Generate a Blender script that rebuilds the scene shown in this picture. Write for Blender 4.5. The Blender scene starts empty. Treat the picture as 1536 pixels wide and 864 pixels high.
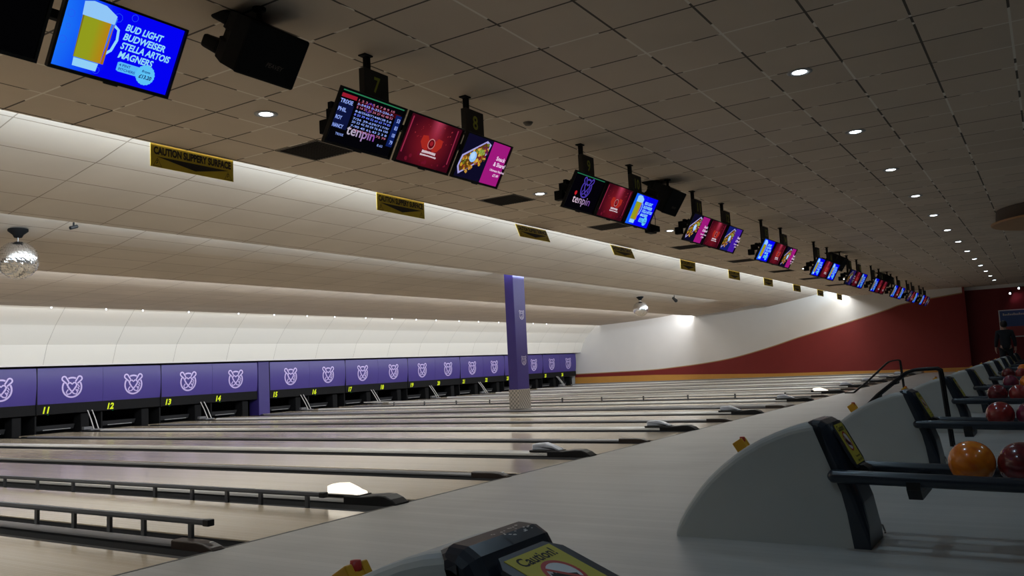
import bpy, bmesh, math, random
from mathutils import Vector, Matrix
random.seed(7)
PI = math.pi
SC = bpy.context.scene
COL = SC.collection

# ------------------------------------------------------------------ materials
def new_mat(name):
    m = bpy.data.materials.new(name); m.use_nodes = True
    nt = m.node_tree; nt.nodes.clear()
    o = nt.nodes.new('ShaderNodeOutputMaterial')
    b = nt.nodes.new('ShaderNodeBsdfPrincipled')
    nt.links.new(b.outputs[0], o.inputs[0])
    return m, nt, b

def setb(b, **k):
    for n, v in k.items():
        s = b.inputs[n.replace('_', ' ')]
        s.default_value = (*v, 1) if isinstance(v, tuple) and len(v) == 3 else v

def plain(name, col, rough=.5, metal=0., noise=.12, scale=18, coat=0., emit=None, estr=0., spec=.5):
    """solid colour with a little procedural mottling"""
    m, nt, b = new_mat(name)
    tc = nt.nodes.new('ShaderNodeTexCoord'); nz = nt.nodes.new('ShaderNodeTexNoise')
    nz.inputs['Scale'].default_value = scale; nz.inputs['Detail'].default_value = 3
    nt.links.new(tc.outputs['Object'], nz.inputs['Vector'])
    r = nt.nodes.new('ShaderNodeMix'); r.data_type = 'RGBA'
    r.inputs['A'].default_value = (*[c*(1-noise) for c in col], 1)
    r.inputs['B'].default_value = (*[min(1, c*(1+noise)) for c in col], 1)
    nt.links.new(nz.outputs['Fac'], r.inputs['Factor'])
    nt.links.new(r.outputs['Result'], b.inputs['Base Color'])
    setb(b, Roughness=rough, Metallic=metal, Coat_Weight=coat, Specular_IOR_Level=spec)
    if emit: setb(b, Emission_Color=emit, Emission_Strength=estr)
    return m

def M_(nt, op, a, b=None, c=None):
    n = nt.nodes.new('ShaderNodeMath'); n.operation = op
    for i, v in enumerate((a, b, c)):
        if v is None: continue
        if isinstance(v, (int, float)): n.inputs[i].default_value = v
        else: nt.links.new(v, n.inputs[i])
    return n.outputs[0]

def mixc(nt, f, a, b):
    n = nt.nodes.new('ShaderNodeMix'); n.data_type = 'RGBA'
    for s, v in (('Factor', f), ('A', a), ('B', b)):
        if isinstance(v, tuple): n.inputs[s].default_value = (*v, 1)
        elif isinstance(v, (int, float)): n.inputs[s].default_value = v
        else: nt.links.new(v, n.inputs[s])
    return n.outputs['Result']

def tile_mat(name, col, px, py, ox, oy, axis_v='Y', w=.009, var=.10, bar=(.10, .085, .07), bar2=(.75, .70, .62), rough=.85, stains=True):
    """suspended ceiling tiles: grid of px by py metres, tee bars partly dirty and partly bright"""
    m, nt, b = new_mat(name)
    tc = nt.nodes.new('ShaderNodeTexCoord'); sp = nt.nodes.new('ShaderNodeSeparateXYZ')
    nt.links.new(tc.outputs['Object'], sp.inputs[0])
    u = M_(nt, 'DIVIDE', M_(nt, 'SUBTRACT', sp.outputs['X'], ox), px)
    v = M_(nt, 'DIVIDE', M_(nt, 'SUBTRACT', sp.outputs[axis_v], oy), py)
    fu = M_(nt, 'ABSOLUTE', M_(nt, 'SUBTRACT', M_(nt, 'FRACT', M_(nt, 'ADD', u, .5)), .5))
    fv = M_(nt, 'ABSOLUTE', M_(nt, 'SUBTRACT', M_(nt, 'FRACT', M_(nt, 'ADD', v, .5)), .5))
    lu = M_(nt, 'LESS_THAN', fu, w/px); lv = M_(nt, 'LESS_THAN', fv, w/py)
    line = M_(nt, 'MAXIMUM', lu, lv)
    cb = nt.nodes.new('ShaderNodeCombineXYZ')
    nt.links.new(M_(nt, 'FLOOR', u), cb.inputs[0]); nt.links.new(M_(nt, 'FLOOR', v), cb.inputs[1])
    wn = nt.nodes.new('ShaderNodeTexWhiteNoise'); nt.links.new(cb.outputs[0], wn.inputs['Vector'])
    n1 = nt.nodes.new('ShaderNodeTexNoise'); n1.inputs['Scale'].default_value = 1.3; n1.inputs['Detail'].default_value = 5
    nt.links.new(tc.outputs['Object'], n1.inputs['Vector'])
    n2 = nt.nodes.new('ShaderNodeTexNoise'); n2.inputs['Scale'].default_value = 2.2; n2.inputs['Detail'].default_value = 2
    nt.links.new(tc.outputs['Object'], n2.inputs['Vector'])
    k = M_(nt, 'ADD', M_(nt, 'MULTIPLY', wn.outputs['Value'], var), 1-var*.5)
    if stains: k = M_(nt, 'MULTIPLY', k, M_(nt, 'ADD', M_(nt, 'MULTIPLY', n1.outputs['Fac'], .22), .89))
    vm = nt.nodes.new('ShaderNodeVectorMath'); vm.operation = 'SCALE'; vm.inputs[0].default_value = col
    nt.links.new(k, vm.inputs['Scale'])
    sel = M_(nt, 'GREATER_THAN', n2.outputs['Fac'], .53)
    barc = mixc(nt, sel, bar, bar2)
    nt.links.new(mixc(nt, line, vm.outputs[0], barc), b.inputs['Base Color'])
    setb(b, Roughness=rough, Specular_IOR_Level=.25)
    bp = nt.nodes.new('ShaderNodeBump'); bp.inputs['Strength'].default_value = .35; bp.inputs['Distance'].default_value = .01
    nt.links.new(M_(nt, 'SUBTRACT', 1, line), bp.inputs['Height']); nt.links.new(bp.outputs[0], b.inputs['Normal'])
    return m

def board_mat(name, c1, c2, pitch, rough, spec, streak=30, groove=0., coat=0., stain=None):
    """boards running along Y"""
    m, nt, b = new_mat(name)
    tc = nt.nodes.new('ShaderNodeTexCoord'); sp = nt.nodes.new('ShaderNodeSeparateXYZ')
    nt.links.new(tc.outputs['Object'], sp.inputs[0])
    u = M_(nt, 'DIVIDE', sp.outputs['X'], pitch)
    cell = M_(nt, 'FLOOR', u)
    wn = nt.nodes.new('ShaderNodeTexWhiteNoise'); wn.noise_dimensions = '1D'; nt.links.new(cell, wn.inputs['W'])
    mp = nt.nodes.new('ShaderNodeMapping'); mp.inputs['Scale'].default_value = (streak, .7, 1)
    nt.links.new(tc.outputs['Object'], mp.inputs[0])
    nz = nt.nodes.new('ShaderNodeTexNoise'); nz.inputs['Scale'].default_value = 1; nz.inputs['Detail'].default_value = 4
    nt.links.new(mp.outputs[0], nz.inputs['Vector'])
    f = M_(nt, 'ADD', M_(nt, 'MULTIPLY', wn.outputs['Value'], .5), M_(nt, 'MULTIPLY', nz.outputs['Fac'], .5))
    c = mixc(nt, f, c1, c2)
    if stain:
        n3 = nt.nodes.new('ShaderNodeTexNoise'); n3.inputs['Scale'].default_value = 1.1; n3.inputs['Detail'].default_value = 3
        nt.links.new(tc.outputs['Object'], n3.inputs['Vector'])
        g = M_(nt, 'MULTIPLY', M_(nt, 'SUBTRACT', n3.outputs['Fac'], .52), 3.5); 
        cl = nt.nodes.new('ShaderNodeClamp'); nt.links.new(g, cl.inputs[0])
        c = mixc(nt, M_(nt, 'MULTIPLY', cl.outputs[0], .55), c, stain)
    if groove:
        fr = M_(nt, 'FRACT', u); gl = M_(nt, 'LESS_THAN', fr, groove)
        c = mixc(nt, M_(nt, 'MULTIPLY', gl, .5), c, (.05, .045, .04))
    nt.links.new(c, b.inputs['Base Color'])
    rr = M_(nt, 'ADD', M_(nt, 'MULTIPLY', nz.outputs['Fac'], rough*.35), rough*.82)
    nt.links.new(rr, b.inputs['Roughness'])
    setb(b, Specular_IOR_Level=spec, Coat_Weight=coat, Coat_Roughness=.06)
    return m

def emit_attr(name, strength=1.):
    m = bpy.data.materials.new(name); m.use_nodes = True; nt = m.node_tree; nt.nodes.clear()
    o = nt.nodes.new('ShaderNodeOutputMaterial'); e = nt.nodes.new('ShaderNodeEmission'); a = nt.nodes.new('ShaderNodeAttribute')
    a.attribute_name = 'Col'; e.inputs[1].default_value = strength
    nt.links.new(a.outputs['Color'], e.inputs[0]); nt.links.new(e.outputs[0], o.inputs[0])
    return m

def emit(name, col, s):
    m = bpy.data.materials.new(name); m.use_nodes = True; nt = m.node_tree; nt.nodes.clear()
    o = nt.nodes.new('ShaderNodeOutputMaterial'); e = nt.nodes.new('ShaderNodeEmission')
    e.inputs[0].default_value = (*col, 1); e.inputs[1].default_value = s
    nt.links.new(e.outputs[0], o.inputs[0]); return m

CEIL = (.57, .475, .38)
MT = dict(
    ceil=tile_mat('approach ceiling tiles', CEIL, .6, .6, .55, .25),
    cove=tile_mat('lane ceiling tiles', (.54, .475, .405), 1.2, .6, .55, .1, w=.007, bar=(.25, .2, .16), bar2=(.3, .25, .2), var=.05),
    curve=tile_mat('white curved cove panels', (.80, .78, .73), 1.8, 20, .3, -5, w=.006, bar=(.5, .48, .44), bar2=(.45, .43, .4), var=.03, stains=False),
    white=plain('white wall paint', (.70, .69, .68), .7, noise=.03, scale=2),
    lip=plain('painted ceiling edge', (.50, .42, .34), .8, noise=.05),
    red=plain('dark red wall paint', (.20, .012, .010), .65, noise=.06, scale=3),
    maroon=plain('maroon wall paint', (.16, .010, .012), .7, noise=.06, scale=3),
    gold=plain('ochre skirting paint', (.55, .27, .05), .55, noise=.08, scale=3),
    trim=plain('tan trim', (.40, .24, .11), .5, noise=.05),
    dark=plain('dark wall', (.03, .03, .033), .8, noise=.05),
    lane=board_mat('polished lane boards', (.53, .445, .325), (.63, .54, .415), .027, .15, .5, groove=.05),
    floor=board_mat('approach boards', (.36, .365, .35), (.47, .47, .45), .081, .38, .45, streak=9, groove=.02, stain=(.27, .27, .265)),
    foul=plain('foul line', (.05, .045, .04), .5),
    gutter=plain('charcoal gutter plastic', (.016, .018, .022), .5, noise=.1),
    cap=plain('grey divider capping', (.17, .17, .18), .32, noise=.06, spec=.6),
    capw=plain('pale ball track cover', (.64, .63, .61), .25, noise=.06, spec=.6),
    ledge=plain('grey ledge', (.30, .30, .30), .5),
    black=plain('black plastic', (.008, .008, .009), .45, noise=.2, spec=.35),
    blackm=plain('matt black', (.009, .009, .010), .75, noise=.2, spec=.15),
    brownblk=plain('dark brown end block', (.035, .022, .016), .4, noise=.2),
    rail=plain('dark grey rail', (.075, .08, .09), .3, noise=.1, spec=.6),
    steel=plain('brushed steel', (.42, .42, .43), .35, metal=.9, noise=.1),
    hood=plain('pale grey moulded plastic', (.46, .49, .48), .38, noise=.04, scale=6, spec=.5),
    navy=plain('glossy navy black plastic', (.018, .024, .036), .28, noise=.15, spec=.6),
    yel=plain('yellow label vinyl', (.62, .52, .05), .5, noise=.04),
    yelbox=plain('amber plastic', (.72, .36, .02), .4, noise=.06),
    redp=plain('red plastic', (.5, .03, .02), .4),
    whitep=plain('white print', (.75, .75, .75), .5),
    ink=plain('black print', (.012, .011, .010), .6),
    purple=plain('purple masking panel', (.052, .034, .235), .38, noise=.04, scale=2, spec=.5),
    lilac=plain('lilac print', (.60, .50, .86), .45, noise=.03),
    pcol=plain('purple column paint', (.040, .026, .18), .45, noise=.05, scale=3),
    lilacd=plain('pale lilac print', (.55, .50, .68), .5),
    yglow=emit('lit yellow numeral', (.72, .86, .03), .95),
    gled=emit('green lamp', (.02, .30, .08), .5),
    ygreen=plain('dull lime numeral', (.36, .40, .035), .5, noise=.1),
    sign=plain('black number plate', (.014, .013, .012), .6),
    yellow=plain('caution yellow board', (.52, .40, .025), .5, noise=.05),
    grille=plain('vent backing', (.035, .028, .022), .8),
    slat=plain('vent slat', (.10, .082, .065), .6),
    lamp=emit('cool white lamp', (.80, .90, 1.), 9.),
    lampdim=emit('lamp rear', (.80, .90, 1.), 5.),
    lit=emit('lit foul lamp', (1., .92, .78), 1.35),
    clear=plain('translucent white lens', (.62, .67, .78), .25, noise=.1, spec=.7),
    mirror=plain('mirror facets', (.93, .93, .95), .22, metal=1., noise=.02),
    disc=plain('orange brown raft', (.42, .22, .09), .6, noise=.08),
    discside=plain('raft side', (.10, .075, .055), .7),
    screen=emit_attr('screen picture', .92),
    screendim=emit_attr('screen picture seen from further down', .60),
    skin=plain('skin', (.50, .32, .24), .55, noise=.05),
    hair=plain('dark hair', (.012, .009, .008), .6),
    cloth=plain('black jacket cloth', (.012, .013, .017), .85),
    trous=plain('dark trousers', (.010, .012, .016), .85),
    poster=plain('blue poster print', (.05, .11, .30), .4),
    posterr=plain('red poster print', (.30, .05, .05), .4),
    tread=None,
)
def tread_mat():
    m, nt, b = new_mat('steel tread plate')
    tc = nt.nodes.new('ShaderNodeTexCoord'); ck = nt.nodes.new('ShaderNodeTexChecker'); ck.inputs['Scale'].default_value = 20
    ck.inputs['Color1'].default_value = (.52, .47, .42, 1); ck.inputs['Color2'].default_value = (.25, .235, .22, 1)
    nt.links.new(tc.outputs['Object'], ck.inputs['Vector']); nt.links.new(ck.outputs['Color'], b.inputs['Base Color'])
    setb(b, Roughness=.4, Metallic=.5); return m
MT['tread'] = tread_mat()
def ball_mat(name, c1, c2):
    m, nt, b = new_mat(name)
    tc = nt.nodes.new('ShaderNodeTexCoord'); nz = nt.nodes.new('ShaderNodeTexNoise')
    nz.inputs['Scale'].default_value = 9; nz.inputs['Detail'].default_value = 6; nz.inputs['Distortion'].default_value = 1.5
    nt.links.new(tc.outputs['Object'], nz.inputs['Vector'])
    rp = nt.nodes.new('ShaderNodeValToRGB'); rp.color_ramp.elements[0].position = .38; rp.color_ramp.elements[1].position = .68
    rp.color_ramp.elements[0].color = (*c1, 1); rp.color_ramp.elements[1].color = (*c2, 1)
    nt.links.new(nz.outputs['Fac'], rp.inputs[0]); nt.links.new(rp.outputs[0], b.inputs['Base Color'])
    setb(b, Roughness=.22, Specular_IOR_Level=.6, Coat_Weight=.4, Coat_Roughness=.1); return m
BALLM = dict(orange=ball_mat('orange swirl', (.92, .27, .014), (.70, .13, .01)), red=ball_mat('red swirl', (.38, .035, .03), (.20, .012, .015)),
             maroon=ball_mat('dark red swirl', (.22, .018, .022), (.10, .008, .014)), plum=ball_mat('plum swirl', (.23, .02, .06), (.11, .012, .035)))

# ------------------------------------------------------------------ mesh helpers
class MB:
    def __init__(s): s.v = []; s.f = []; s.m = []; s.sm = []; s.c = []
    def add(s, vs, fs, mi=0, smooth=False, col=None):
        o = len(s.v); s.v += [tuple(v) for v in vs]
        for f in fs:
            s.f.append([o+i for i in f]); s.m.append(mi); s.sm.append(smooth); s.c.append(col)
        return s
    def box(s, a, b, mi=0, rot=None, piv=None):
        (x0, y0, z0), (x1, y1, z1) = a, b
        vs = [(x, y, z) for z in (z0, z1) for y in (y0, y1) for x in (x0, x1)]
        if rot is not None:
            p = Vector(piv) if piv else Vector(((x0+x1)/2, (y0+y1)/2, (z0+z1)/2)); vs = [tuple(p+rot@(Vector(v)-p)) for v in vs]
        return s.add(vs, [(0, 2, 3, 1), (4, 5, 7, 6), (0, 1, 5, 4), (2, 6, 7, 3), (0, 4, 6, 2), (1, 3, 7, 5)], mi)
    def cbox(s, a, b, c, mi=0):
        """box with chamfered edges"""
        bm = bmesh.new(); bmesh.ops.create_cube(bm, size=1)
        for v in bm.verts:
            v.co = Vector([(a[i]+b[i])/2+v.co[i]*(b[i]-a[i]) for i in range(3)])
        bmesh.ops.bevel(bm, geom=list(bm.edges), offset=c, segments=2, affect='EDGES', profile=.5)
        return s.bm(bm, mi)
    def bm(s, bm, mi=0, smooth=False):
        bm.verts.index_update()
        s.add([v.co[:] for v in bm.verts], [[v.index for v in f.verts] for f in bm.faces], mi, smooth); bm.free(); return s
    def prism(s, poly, x0, x1, mi=0, ax=0, bev=0., smooth=False, capfilter=None):
        """poly of (p,q) extruded along axis ax; ax 0: (x,p,q); ax 1: (p,y,q); ax 2: (p,q,z)"""
        bm = bmesh.new()
        mk = lambda t, p, q: (t, p, q) if ax == 0 else ((p, t, q) if ax == 1 else (p, q, t))
        A = [bm.verts.new(mk(x0, p, q)) for p, q in poly]; B = [bm.verts.new(mk(x1, p, q)) for p, q in poly]
        fa = bm.faces.new(A); fb = bm.faces.new(B[::-1]); n = len(poly); rim = []
        for i in range(n):
            j = (i+1) % n; bm.faces.new((A[j], A[i], B[i], B[j]))
        bmesh.ops.recalc_face_normals(bm, faces=list(bm.faces))
        if bev:
            es = []
            for f in (fa, fb):
                for e in f.edges:
                    if capfilter is None or capfilter([v.co for v in e.verts]): es.append(e)
            bmesh.ops.bevel(bm, geom=es, offset=bev, segments=4, affect='EDGES', profile=.5)
        return s.bm(bm, mi, smooth)
    def tube(s, pts, r, n=10, mi=0, cap=True, radii=None):
        pts = [Vector(p) for p in pts]; rings = []; up = None
        for i, p in enumerate(pts):
            d = (pts[min(i+1, len(pts)-1)]-pts[max(i-1, 0)]).normalized()
            if up is None:
                up = d.orthogonal().normalized()
            up = (up-d*up.dot(d)).normalized(); w = d.cross(up); rr = radii[i] if radii else r
            rings.append([tuple(p+(up*math.cos(2*PI*k/n)+w*math.sin(2*PI*k/n))*rr) for k in range(n)])
        vs = [v for R in rings for v in R]; fs = []
        for i in range(len(pts)-1):
            for k in range(n):
                a = i*n+k; b = i*n+(k+1) % n; fs.append((a, b, b+n, a+n))
        s.add(vs, fs, mi, True)
        if cap: s.add(rings[0], [tuple(range(n))[::-1]], mi); s.add(rings[-1], [tuple(range(n))], mi)
        return s
    def lathe(s, prof, c, n=24, mi=0, smooth=True):
        """prof of (r,z) turned about vertical axis through c"""
        vs = []; fs = []
        for r, z in prof:
            for k in range(n): vs.append((c[0]+r*math.cos(2*PI*k/n), c[1]+r*math.sin(2*PI*k/n), c[2]+z))
        for i in range(len(prof)-1):
            for k in range(n):
                a = i*n+k; b = i*n+(k+1) % n; fs.append((a, b, b+n, a+n))
        return s.add(vs, fs, mi, smooth)
    def strip(s, prof, x0, x1, mi=0, smooth=False):
        """open profile of (y,z) extruded along X"""
        vs = [(x0, y, z) for y, z in prof]+[(x1, y, z) for y, z in prof]; n = len(prof)
        return s.add(vs, [(i, i+1, n+i+1, n+i) for i in range(n-1)], mi, smooth)
    def tf(s, f):
        s.v = [tuple(f(Vector(v))) for v in s.v]; return s
    def build(s, name, mats, parent=None, loc=None):
        me = bpy.data.meshes.new(name); me.from_pydata(s.v, [], s.f)
        if not isinstance(mats, (list, tuple)): mats = [mats]
        for m in mats: me.materials.append(m)
        for p, mi, sm in zip(me.polygons, s.m, s.sm): p.material_index = mi; p.use_smooth = sm
        if any(c is not None for c in s.c):
            at = me.color_attributes.new('Col', 'FLOAT_COLOR', 'CORNER')
            for p, c in zip(me.polygons, s.c):
                for k, li in enumerate(p.loop_indices):
                    cc = c if c is None or isinstance(c[0], (int, float)) else c[k]
                    at.data[li].color = (*(cc or (0, 0, 0)), 1)
        me.validate(); me.update()
        o = bpy.data.objects.new(name, me); COL.objects.link(o)
        if parent is not None: o.parent = parent
        if loc is not None: o.location = loc
        return o

def empty(name, loc=(0, 0, 0), rz=0.):
    o = bpy.data.objects.new(name, None); COL.objects.link(o); o.location = loc; o.rotation_euler = (0, 0, rz); o.empty_display_size = .1
    return o
def tag(o, label=None, cat=None, group=None, kind=None):
    for k, v in (('label', label), ('category', cat), ('group', group), ('kind', kind)):
        if v: o[k] = v
    return o
def kids(o): return [c for c in bpy.data.objects if c.parent is o]
CH = {}
def copy_tree(o, parent=None, skip=()):
    c = o.copy(); COL.objects.link(c)
    if parent is not None: c.parent = parent
    for ch in kids(o):
        if ch.name.split('.')[0] in skip: continue
        copy_tree(ch, c, skip)
    return c
def struct(o): o['kind'] = 'structure'; return o

_tc = {}
def text_geo(t, size=1., bold=0., shear=0., res=3, align='CENTER', ext=0.):
    """built-in font text -> (verts, faces), centred on the origin in XY"""
    key = (t, size, bold, shear, res, align, ext)
    if key in _tc: return _tc[key]
    cu = bpy.data.curves.new('t', 'FONT'); cu.body = t; cu.size = size; cu.offset = bold*size; cu.shear = shear
    cu.resolution_u = res; cu.align_x = align; cu.align_y = 'CENTER'; cu.extrude = ext
    o = bpy.data.objects.new('t', cu); COL.objects.link(o)
    dg = bpy.context.evaluated_depsgraph_get(); me = bpy.data.meshes.new_from_object(o.evaluated_get(dg))
    r = ([v.co[:] for v in me.vertices], [list(p.vertices) for p in me.polygons])
    bpy.data.objects.remove(o); bpy.data.curves.remove(cu); bpy.data.meshes.remove(me)
    _tc[key] = r; return r
def fit_text(t, w, h, **k):
    """text scaled to exactly w by h, centred at the origin"""
    vs, fs = text_geo(t, **k)
    xs = [v[0] for v in vs]; ys = [v[1] for v in vs]
    sx = w/(max(xs)-min(xs)); sy = h/(max(ys)-min(ys)); cx = (max(xs)+min(xs))/2; cy = (max(ys)+min(ys))/2
    return [((v[0]-cx)*sx, (v[1]-cy)*sy, v[2]) for v in vs], fs

def stroke(pts, w, closed=False):
    """2-D polyline -> flat ribbon"""
    P = [Vector((p[0], p[1])) for p in pts]; n = len(P); vs = []
    for i in range(n):
        a = P[(i-1) % n] if closed or i else P[i]; b = P[(i+1) % n] if closed or i < n-1 else P[i]
        d = (b-a).normalized(); nn = Vector((-d.y, d.x))*w/2
        vs += [tuple(P[i]+nn), tuple(P[i]-nn)]
    fs = [(2*i, 2*i+1, 2*((i+1) % n)+1, 2*((i+1) % n)) for i in range(n if closed else n-1)]
    return [(x, y, 0) for x, y in vs], fs
def arc(cx, cy, rx, ry, a0, a1, n=24):
    return [(cx+rx*math.cos(math.radians(a0+(a1-a0)*i/n)), cy+ry*math.sin(math.radians(a0+(a1-a0)*i/n))) for i in range(n+1)]

def emblem_shapes():
    """ring with two crossed pins and a heart: list of (verts, faces) in a unit box"""
    S = []; w = .072
    S.append(stroke(arc(0, -.08, .42, .42, 150, 390, 44), w)); S.append(stroke(arc(0, -.08, .42, .42, 66, 114, 12), w))
    for s in (-1, 1):
        ax, ay, bx, by, hwid = .19, .12, .345, .30, .098
        dx, dy = bx-ax, by-ay; L = math.hypot(dx, dy); dx, dy = dx/L, dy/L; th = math.degrees(math.atan2(dy, dx))
        ear = [(ax-dy*hwid*.62, ay+dx*hwid*.62)]+[(bx+hwid*math.cos(math.radians(th+90-180*k/10)), by+hwid*math.sin(math.radians(th+90-180*k/10))) for k in range(11)]+[(ax+dy*hwid*.62, ay-dx*hwid*.62)]
        S.append(stroke([(s*x, y) for x, y in ear], w*.9))
        S.append(stroke([(s*.24, .06), (s*.05, -.22), (-s*.08, -.35), (-s*.20, -.38), (-s*.25, -.28), (-s*.17, -.17)], w*.8))
    ht = [(0, .06), (.07, .12), (.15, .12), (.20, .04), (.18, -.06), (.10, -.16), (0, -.25), (-.10, -.16), (-.18, -.06), (-.20, .04), (-.15, .12), (-.07, .12)]
    S.append(stroke(ht, w*.9, True))
    S.append(stroke([(.27, .03), (.33, -.08)], w*.6)); S.append(stroke([(.25, -.07), (.32, -.17)], w*.6)); S.append(stroke([(.24, -.17), (.29, -.24)], w*.6))
    return S
EMB = emblem_shapes()

# ------------------------------------------------------------------ measurements
XW = 38.9            # end wall
H = 3.482            # approach ceiling
def div_x(k): return 1.863+1.7*k+(.094 if k % 2 == 0 else 0)+(.504 if k >= 9 else 0)

# ------------------------------------------------------------------ room
X0 = -6.0; YB = -9.5
o = struct(MB().box((X0, YB, -.12), (39.5, 0, 0)).build('floor', MT['floor']))
o = struct(MB().box((X0, 0, -.30), (39.5, 18.2, -.13)).build('floor_under_lanes', MT['dark']))
struct(MB().box((X0, -.012, -.005), (38.3, .012, .0015)).build('trim_1', MT['foul']))
struct(MB().box((X0, YB, H), (39.5, 2.69, H+.04)).build('ceiling', MT['ceil']))
# stepped lane ceilings, each rising behind the edge of the one before
def panel(prof, name, mat):
    up = [(y, z+.03) for y, z in prof][::-1]
    return struct(MB().prism(prof+up, X0, XW, 0, 0).build(name, mat))
panel([(2.35, 4.06), (2.7, 4.0), (3.4, 3.83), (4.2, 3.65), (5.2, 3.47), (6.2, 3.31)], 'ceiling_1', MT['cove'])
panel([(5.75, 3.72), (6.2, 3.63), (6.9, 3.47), (7.7, 3.33), (8.7, 3.22), (9.78, 3.13)], 'ceiling_2', MT['cove'])
panel([(9.15, 3.52), (9.78, 3.44), (10.6, 3.31), (11.6, 3.20), (13.0, 3.11), (14.9, 3.03)], 'ceiling_3', MT['cove'])
panel([(14.3, 3.20), (14.95, 3.16), (15.1, 3.08), (15.55, 2.65), (15.92, 2.20), (16.10, 1.72)], 'ceiling_4', MT['curve'])
struct(MB().box((X0, 16.10, 1.69), (XW, 16.45, 1.75)).build('trim_2', MT['white']))
struct(MB().box((X0, 2.35, H+.04), (XW, 2.40, 4.08)).build('trim_3', MT['lip']))
struct(MB().box((X0, 5.72, 3.45), (XW, 5.76, 3.74)).build('trim_4', MT['lip']))
struct(MB().box((X0, 9.12, 3.22), (XW, 9.16, 3.54)).build('trim_5', MT['lip']))
struct(MB().box((X0, 14.26, 3.07), (XW, 14.30, 3.24)).build('trim_6', MT['lip']))
struct(MB().box((X0, 2.35, 4.15), (39.5, 18.2, 4.25)).build('ceiling_5', MT['dark']))
# walls
struct(MB().box((XW, -1.70, 0), (XW+.5, 18.2, 4.15)).build('wall_right', MT['white']))
struct(MB().box((39.4, YB, 0), (39.6, -1.70, H)).build('wall_right_recess', MT['maroon']))
struct(MB().box((X0-.15, YB, 0), (X0, 18.2, 4.15)).build('wall_left', MT['dark']))
struct(MB().box((X0, YB-.15, 0), (39.5, YB, H)).build('wall_back', MT['dark']))
struct(MB().box((X0, 18.2, 0), (39.5, 18.35, 4.15)).build('wall_front', MT['dark']))
# red swoosh on the end wall
ctl = [(-1.70, 3.23), (.406, 2.98), (1.2, 2.76), (2.03, 2.535), (3.4, 2.19), (4.9, 1.82), (6.4, 1.40), (8.03, 1.03), (9.5, .83), (11, .70), (12.1, .63), (14, .595), (16.5, .57)]
def cat(c, n=6):
    out = []
    for i in range(len(c)-1):
        p0, p1, p2, p3 = c[max(i-1, 0)], c[i], c[i+1], c[min(i+2, len(c)-1)]
        for k in range(n):
            t = k/n; out.append(tuple(.5*((2*p1[j])+(-p0[j]+p2[j])*t+(2*p0[j]-5*p1[j]+4*p2[j]-p3[j])*t*t+(-p0[j]+3*p1[j]-3*p2[j]+p3[j])*t**3) for j in (0, 1)))
    return out+[c[-1]]
sw = cat(ctl)
struct(MB().prism([(y, z) for y, z in sw]+[(16.5, .12), (-1.70, .12)], XW-.012, XW, 0, 0).build('trim_7', MT['red']))
band = [(y, z+.028) for y, z in sw]+[(y, z-.012) for y, z in sw][::-1]
struct(MB().prism(band, XW-.022, XW, 0, 0).build('trim_8', MT['trim']))
struct(MB().prism([(-1.70, 0), (16.5, 0), (16.5, .41), (12, .385), (6.2, .235), (1.1, .20), (-1.70, .20)], XW-.03, XW, 0, 0).build('baseboard_right', MT['gold']))
# dark red upper skirt over the recess with pale top strip
struct(MB().box((39.385, YB, 3.34), (39.40, -1.70, H)).build('trim_9', MT['white']))
struct(MB().box((XW, -1.78, 0), (XW+.06, -1.70, H)).build('trim_10', MT['red']))
struct(MB().box((38.2, .0, -.13), (XW-.03, 16.4, .05)).build('trim_11', MT['ledge']))

# ------------------------------------------------------------------ bowling lanes and dividers
ORD = {i: w for i, w in enumerate('zero one two three four five six seven eight nine ten eleven twelve thirteen fourteen fifteen sixteen seventeen eighteen nineteen twenty twenty-one twenty-two twenty-three twenty-four twenty-five twenty-six'.split())}
hw = lambda k: .085 if k % 2 == 0 else .048
def edges(k):
    """left and right faces of divider k"""
    if k == 9: return (17.18, 17.84)
    return (div_x(k)-hw(k), div_x(k)+hw(k))
LEND = 16.2
def lane(n):
    j = n-6; xl = edges(j)[1]; xr = edges(j+1)[0] if j+1 <= 20 else 38.2
    if n == 26: xr = 38.2
    c = (xl+xr)/2-.035; w = .56
    t = tag(empty('bowling_lane', (c, 0, 0)), None, 'bowling lane', 'polished bowling lanes')
    if n == 6: lb = 'polished pale bowling lane nearest the camera, at the bottom left corner'
    elif n == 7: lb = 'polished bowling lane between the two raised dark bumper rails'
    elif n in (8, 9, 10): lb = 'polished bowling lane running under the %s' % {8: 'row of near screens, first lane beyond the lit near divider lamp', 9: 'rear side of the first plain divider, second lane beyond the lit near lamp', 10: 'partition just before the lane ending at numeral 11'}[n]
    elif n == 24: lb = 'polished bowling lane whose far end numeral hides behind the purple column'
    else: lb = 'polished bowling lane ending under the lit yellow numeral %d' % n
    if n == 8: lb = 'first polished lane beyond the near divider with the lit lamp'
    if n == 9: lb = 'second polished lane beyond the near divider with the lit lamp'
    if n == 10: lb = 'third polished lane beyond the near divider with the lit lamp'
    t['label'] = lb
    MB().cbox((-w, .012, -.10), (w, LEND+.10, 0), .004).build('lane_bed', MT['lane'], t)
    for s in (-1, 1):
        e = (xr-c if s > 0 else c-xl)-.002; g = []
        for i in range(9):
            a = PI*i/8; g.append(((w+e)/2-math.cos(a)*(e-w)/2, -.012-.075*math.sin(a)**.7))
        prof = [(w+.002, -.115), (w+.002, -.01)]+g+[(e, -.01), (e, -.115)]
        MB().prism([(s*p, q) for p, q in prof], .014, LEND, 0, 1).build('gutter', MT['gutter'], t)
    return t
for n in range(6, 27): lane(n)
struct(MB().box((X0, .012, -.12), (edges(0)[0]-.02, LEND+.1, 0)).build('floor_lane_side', MT['lane']))

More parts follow.
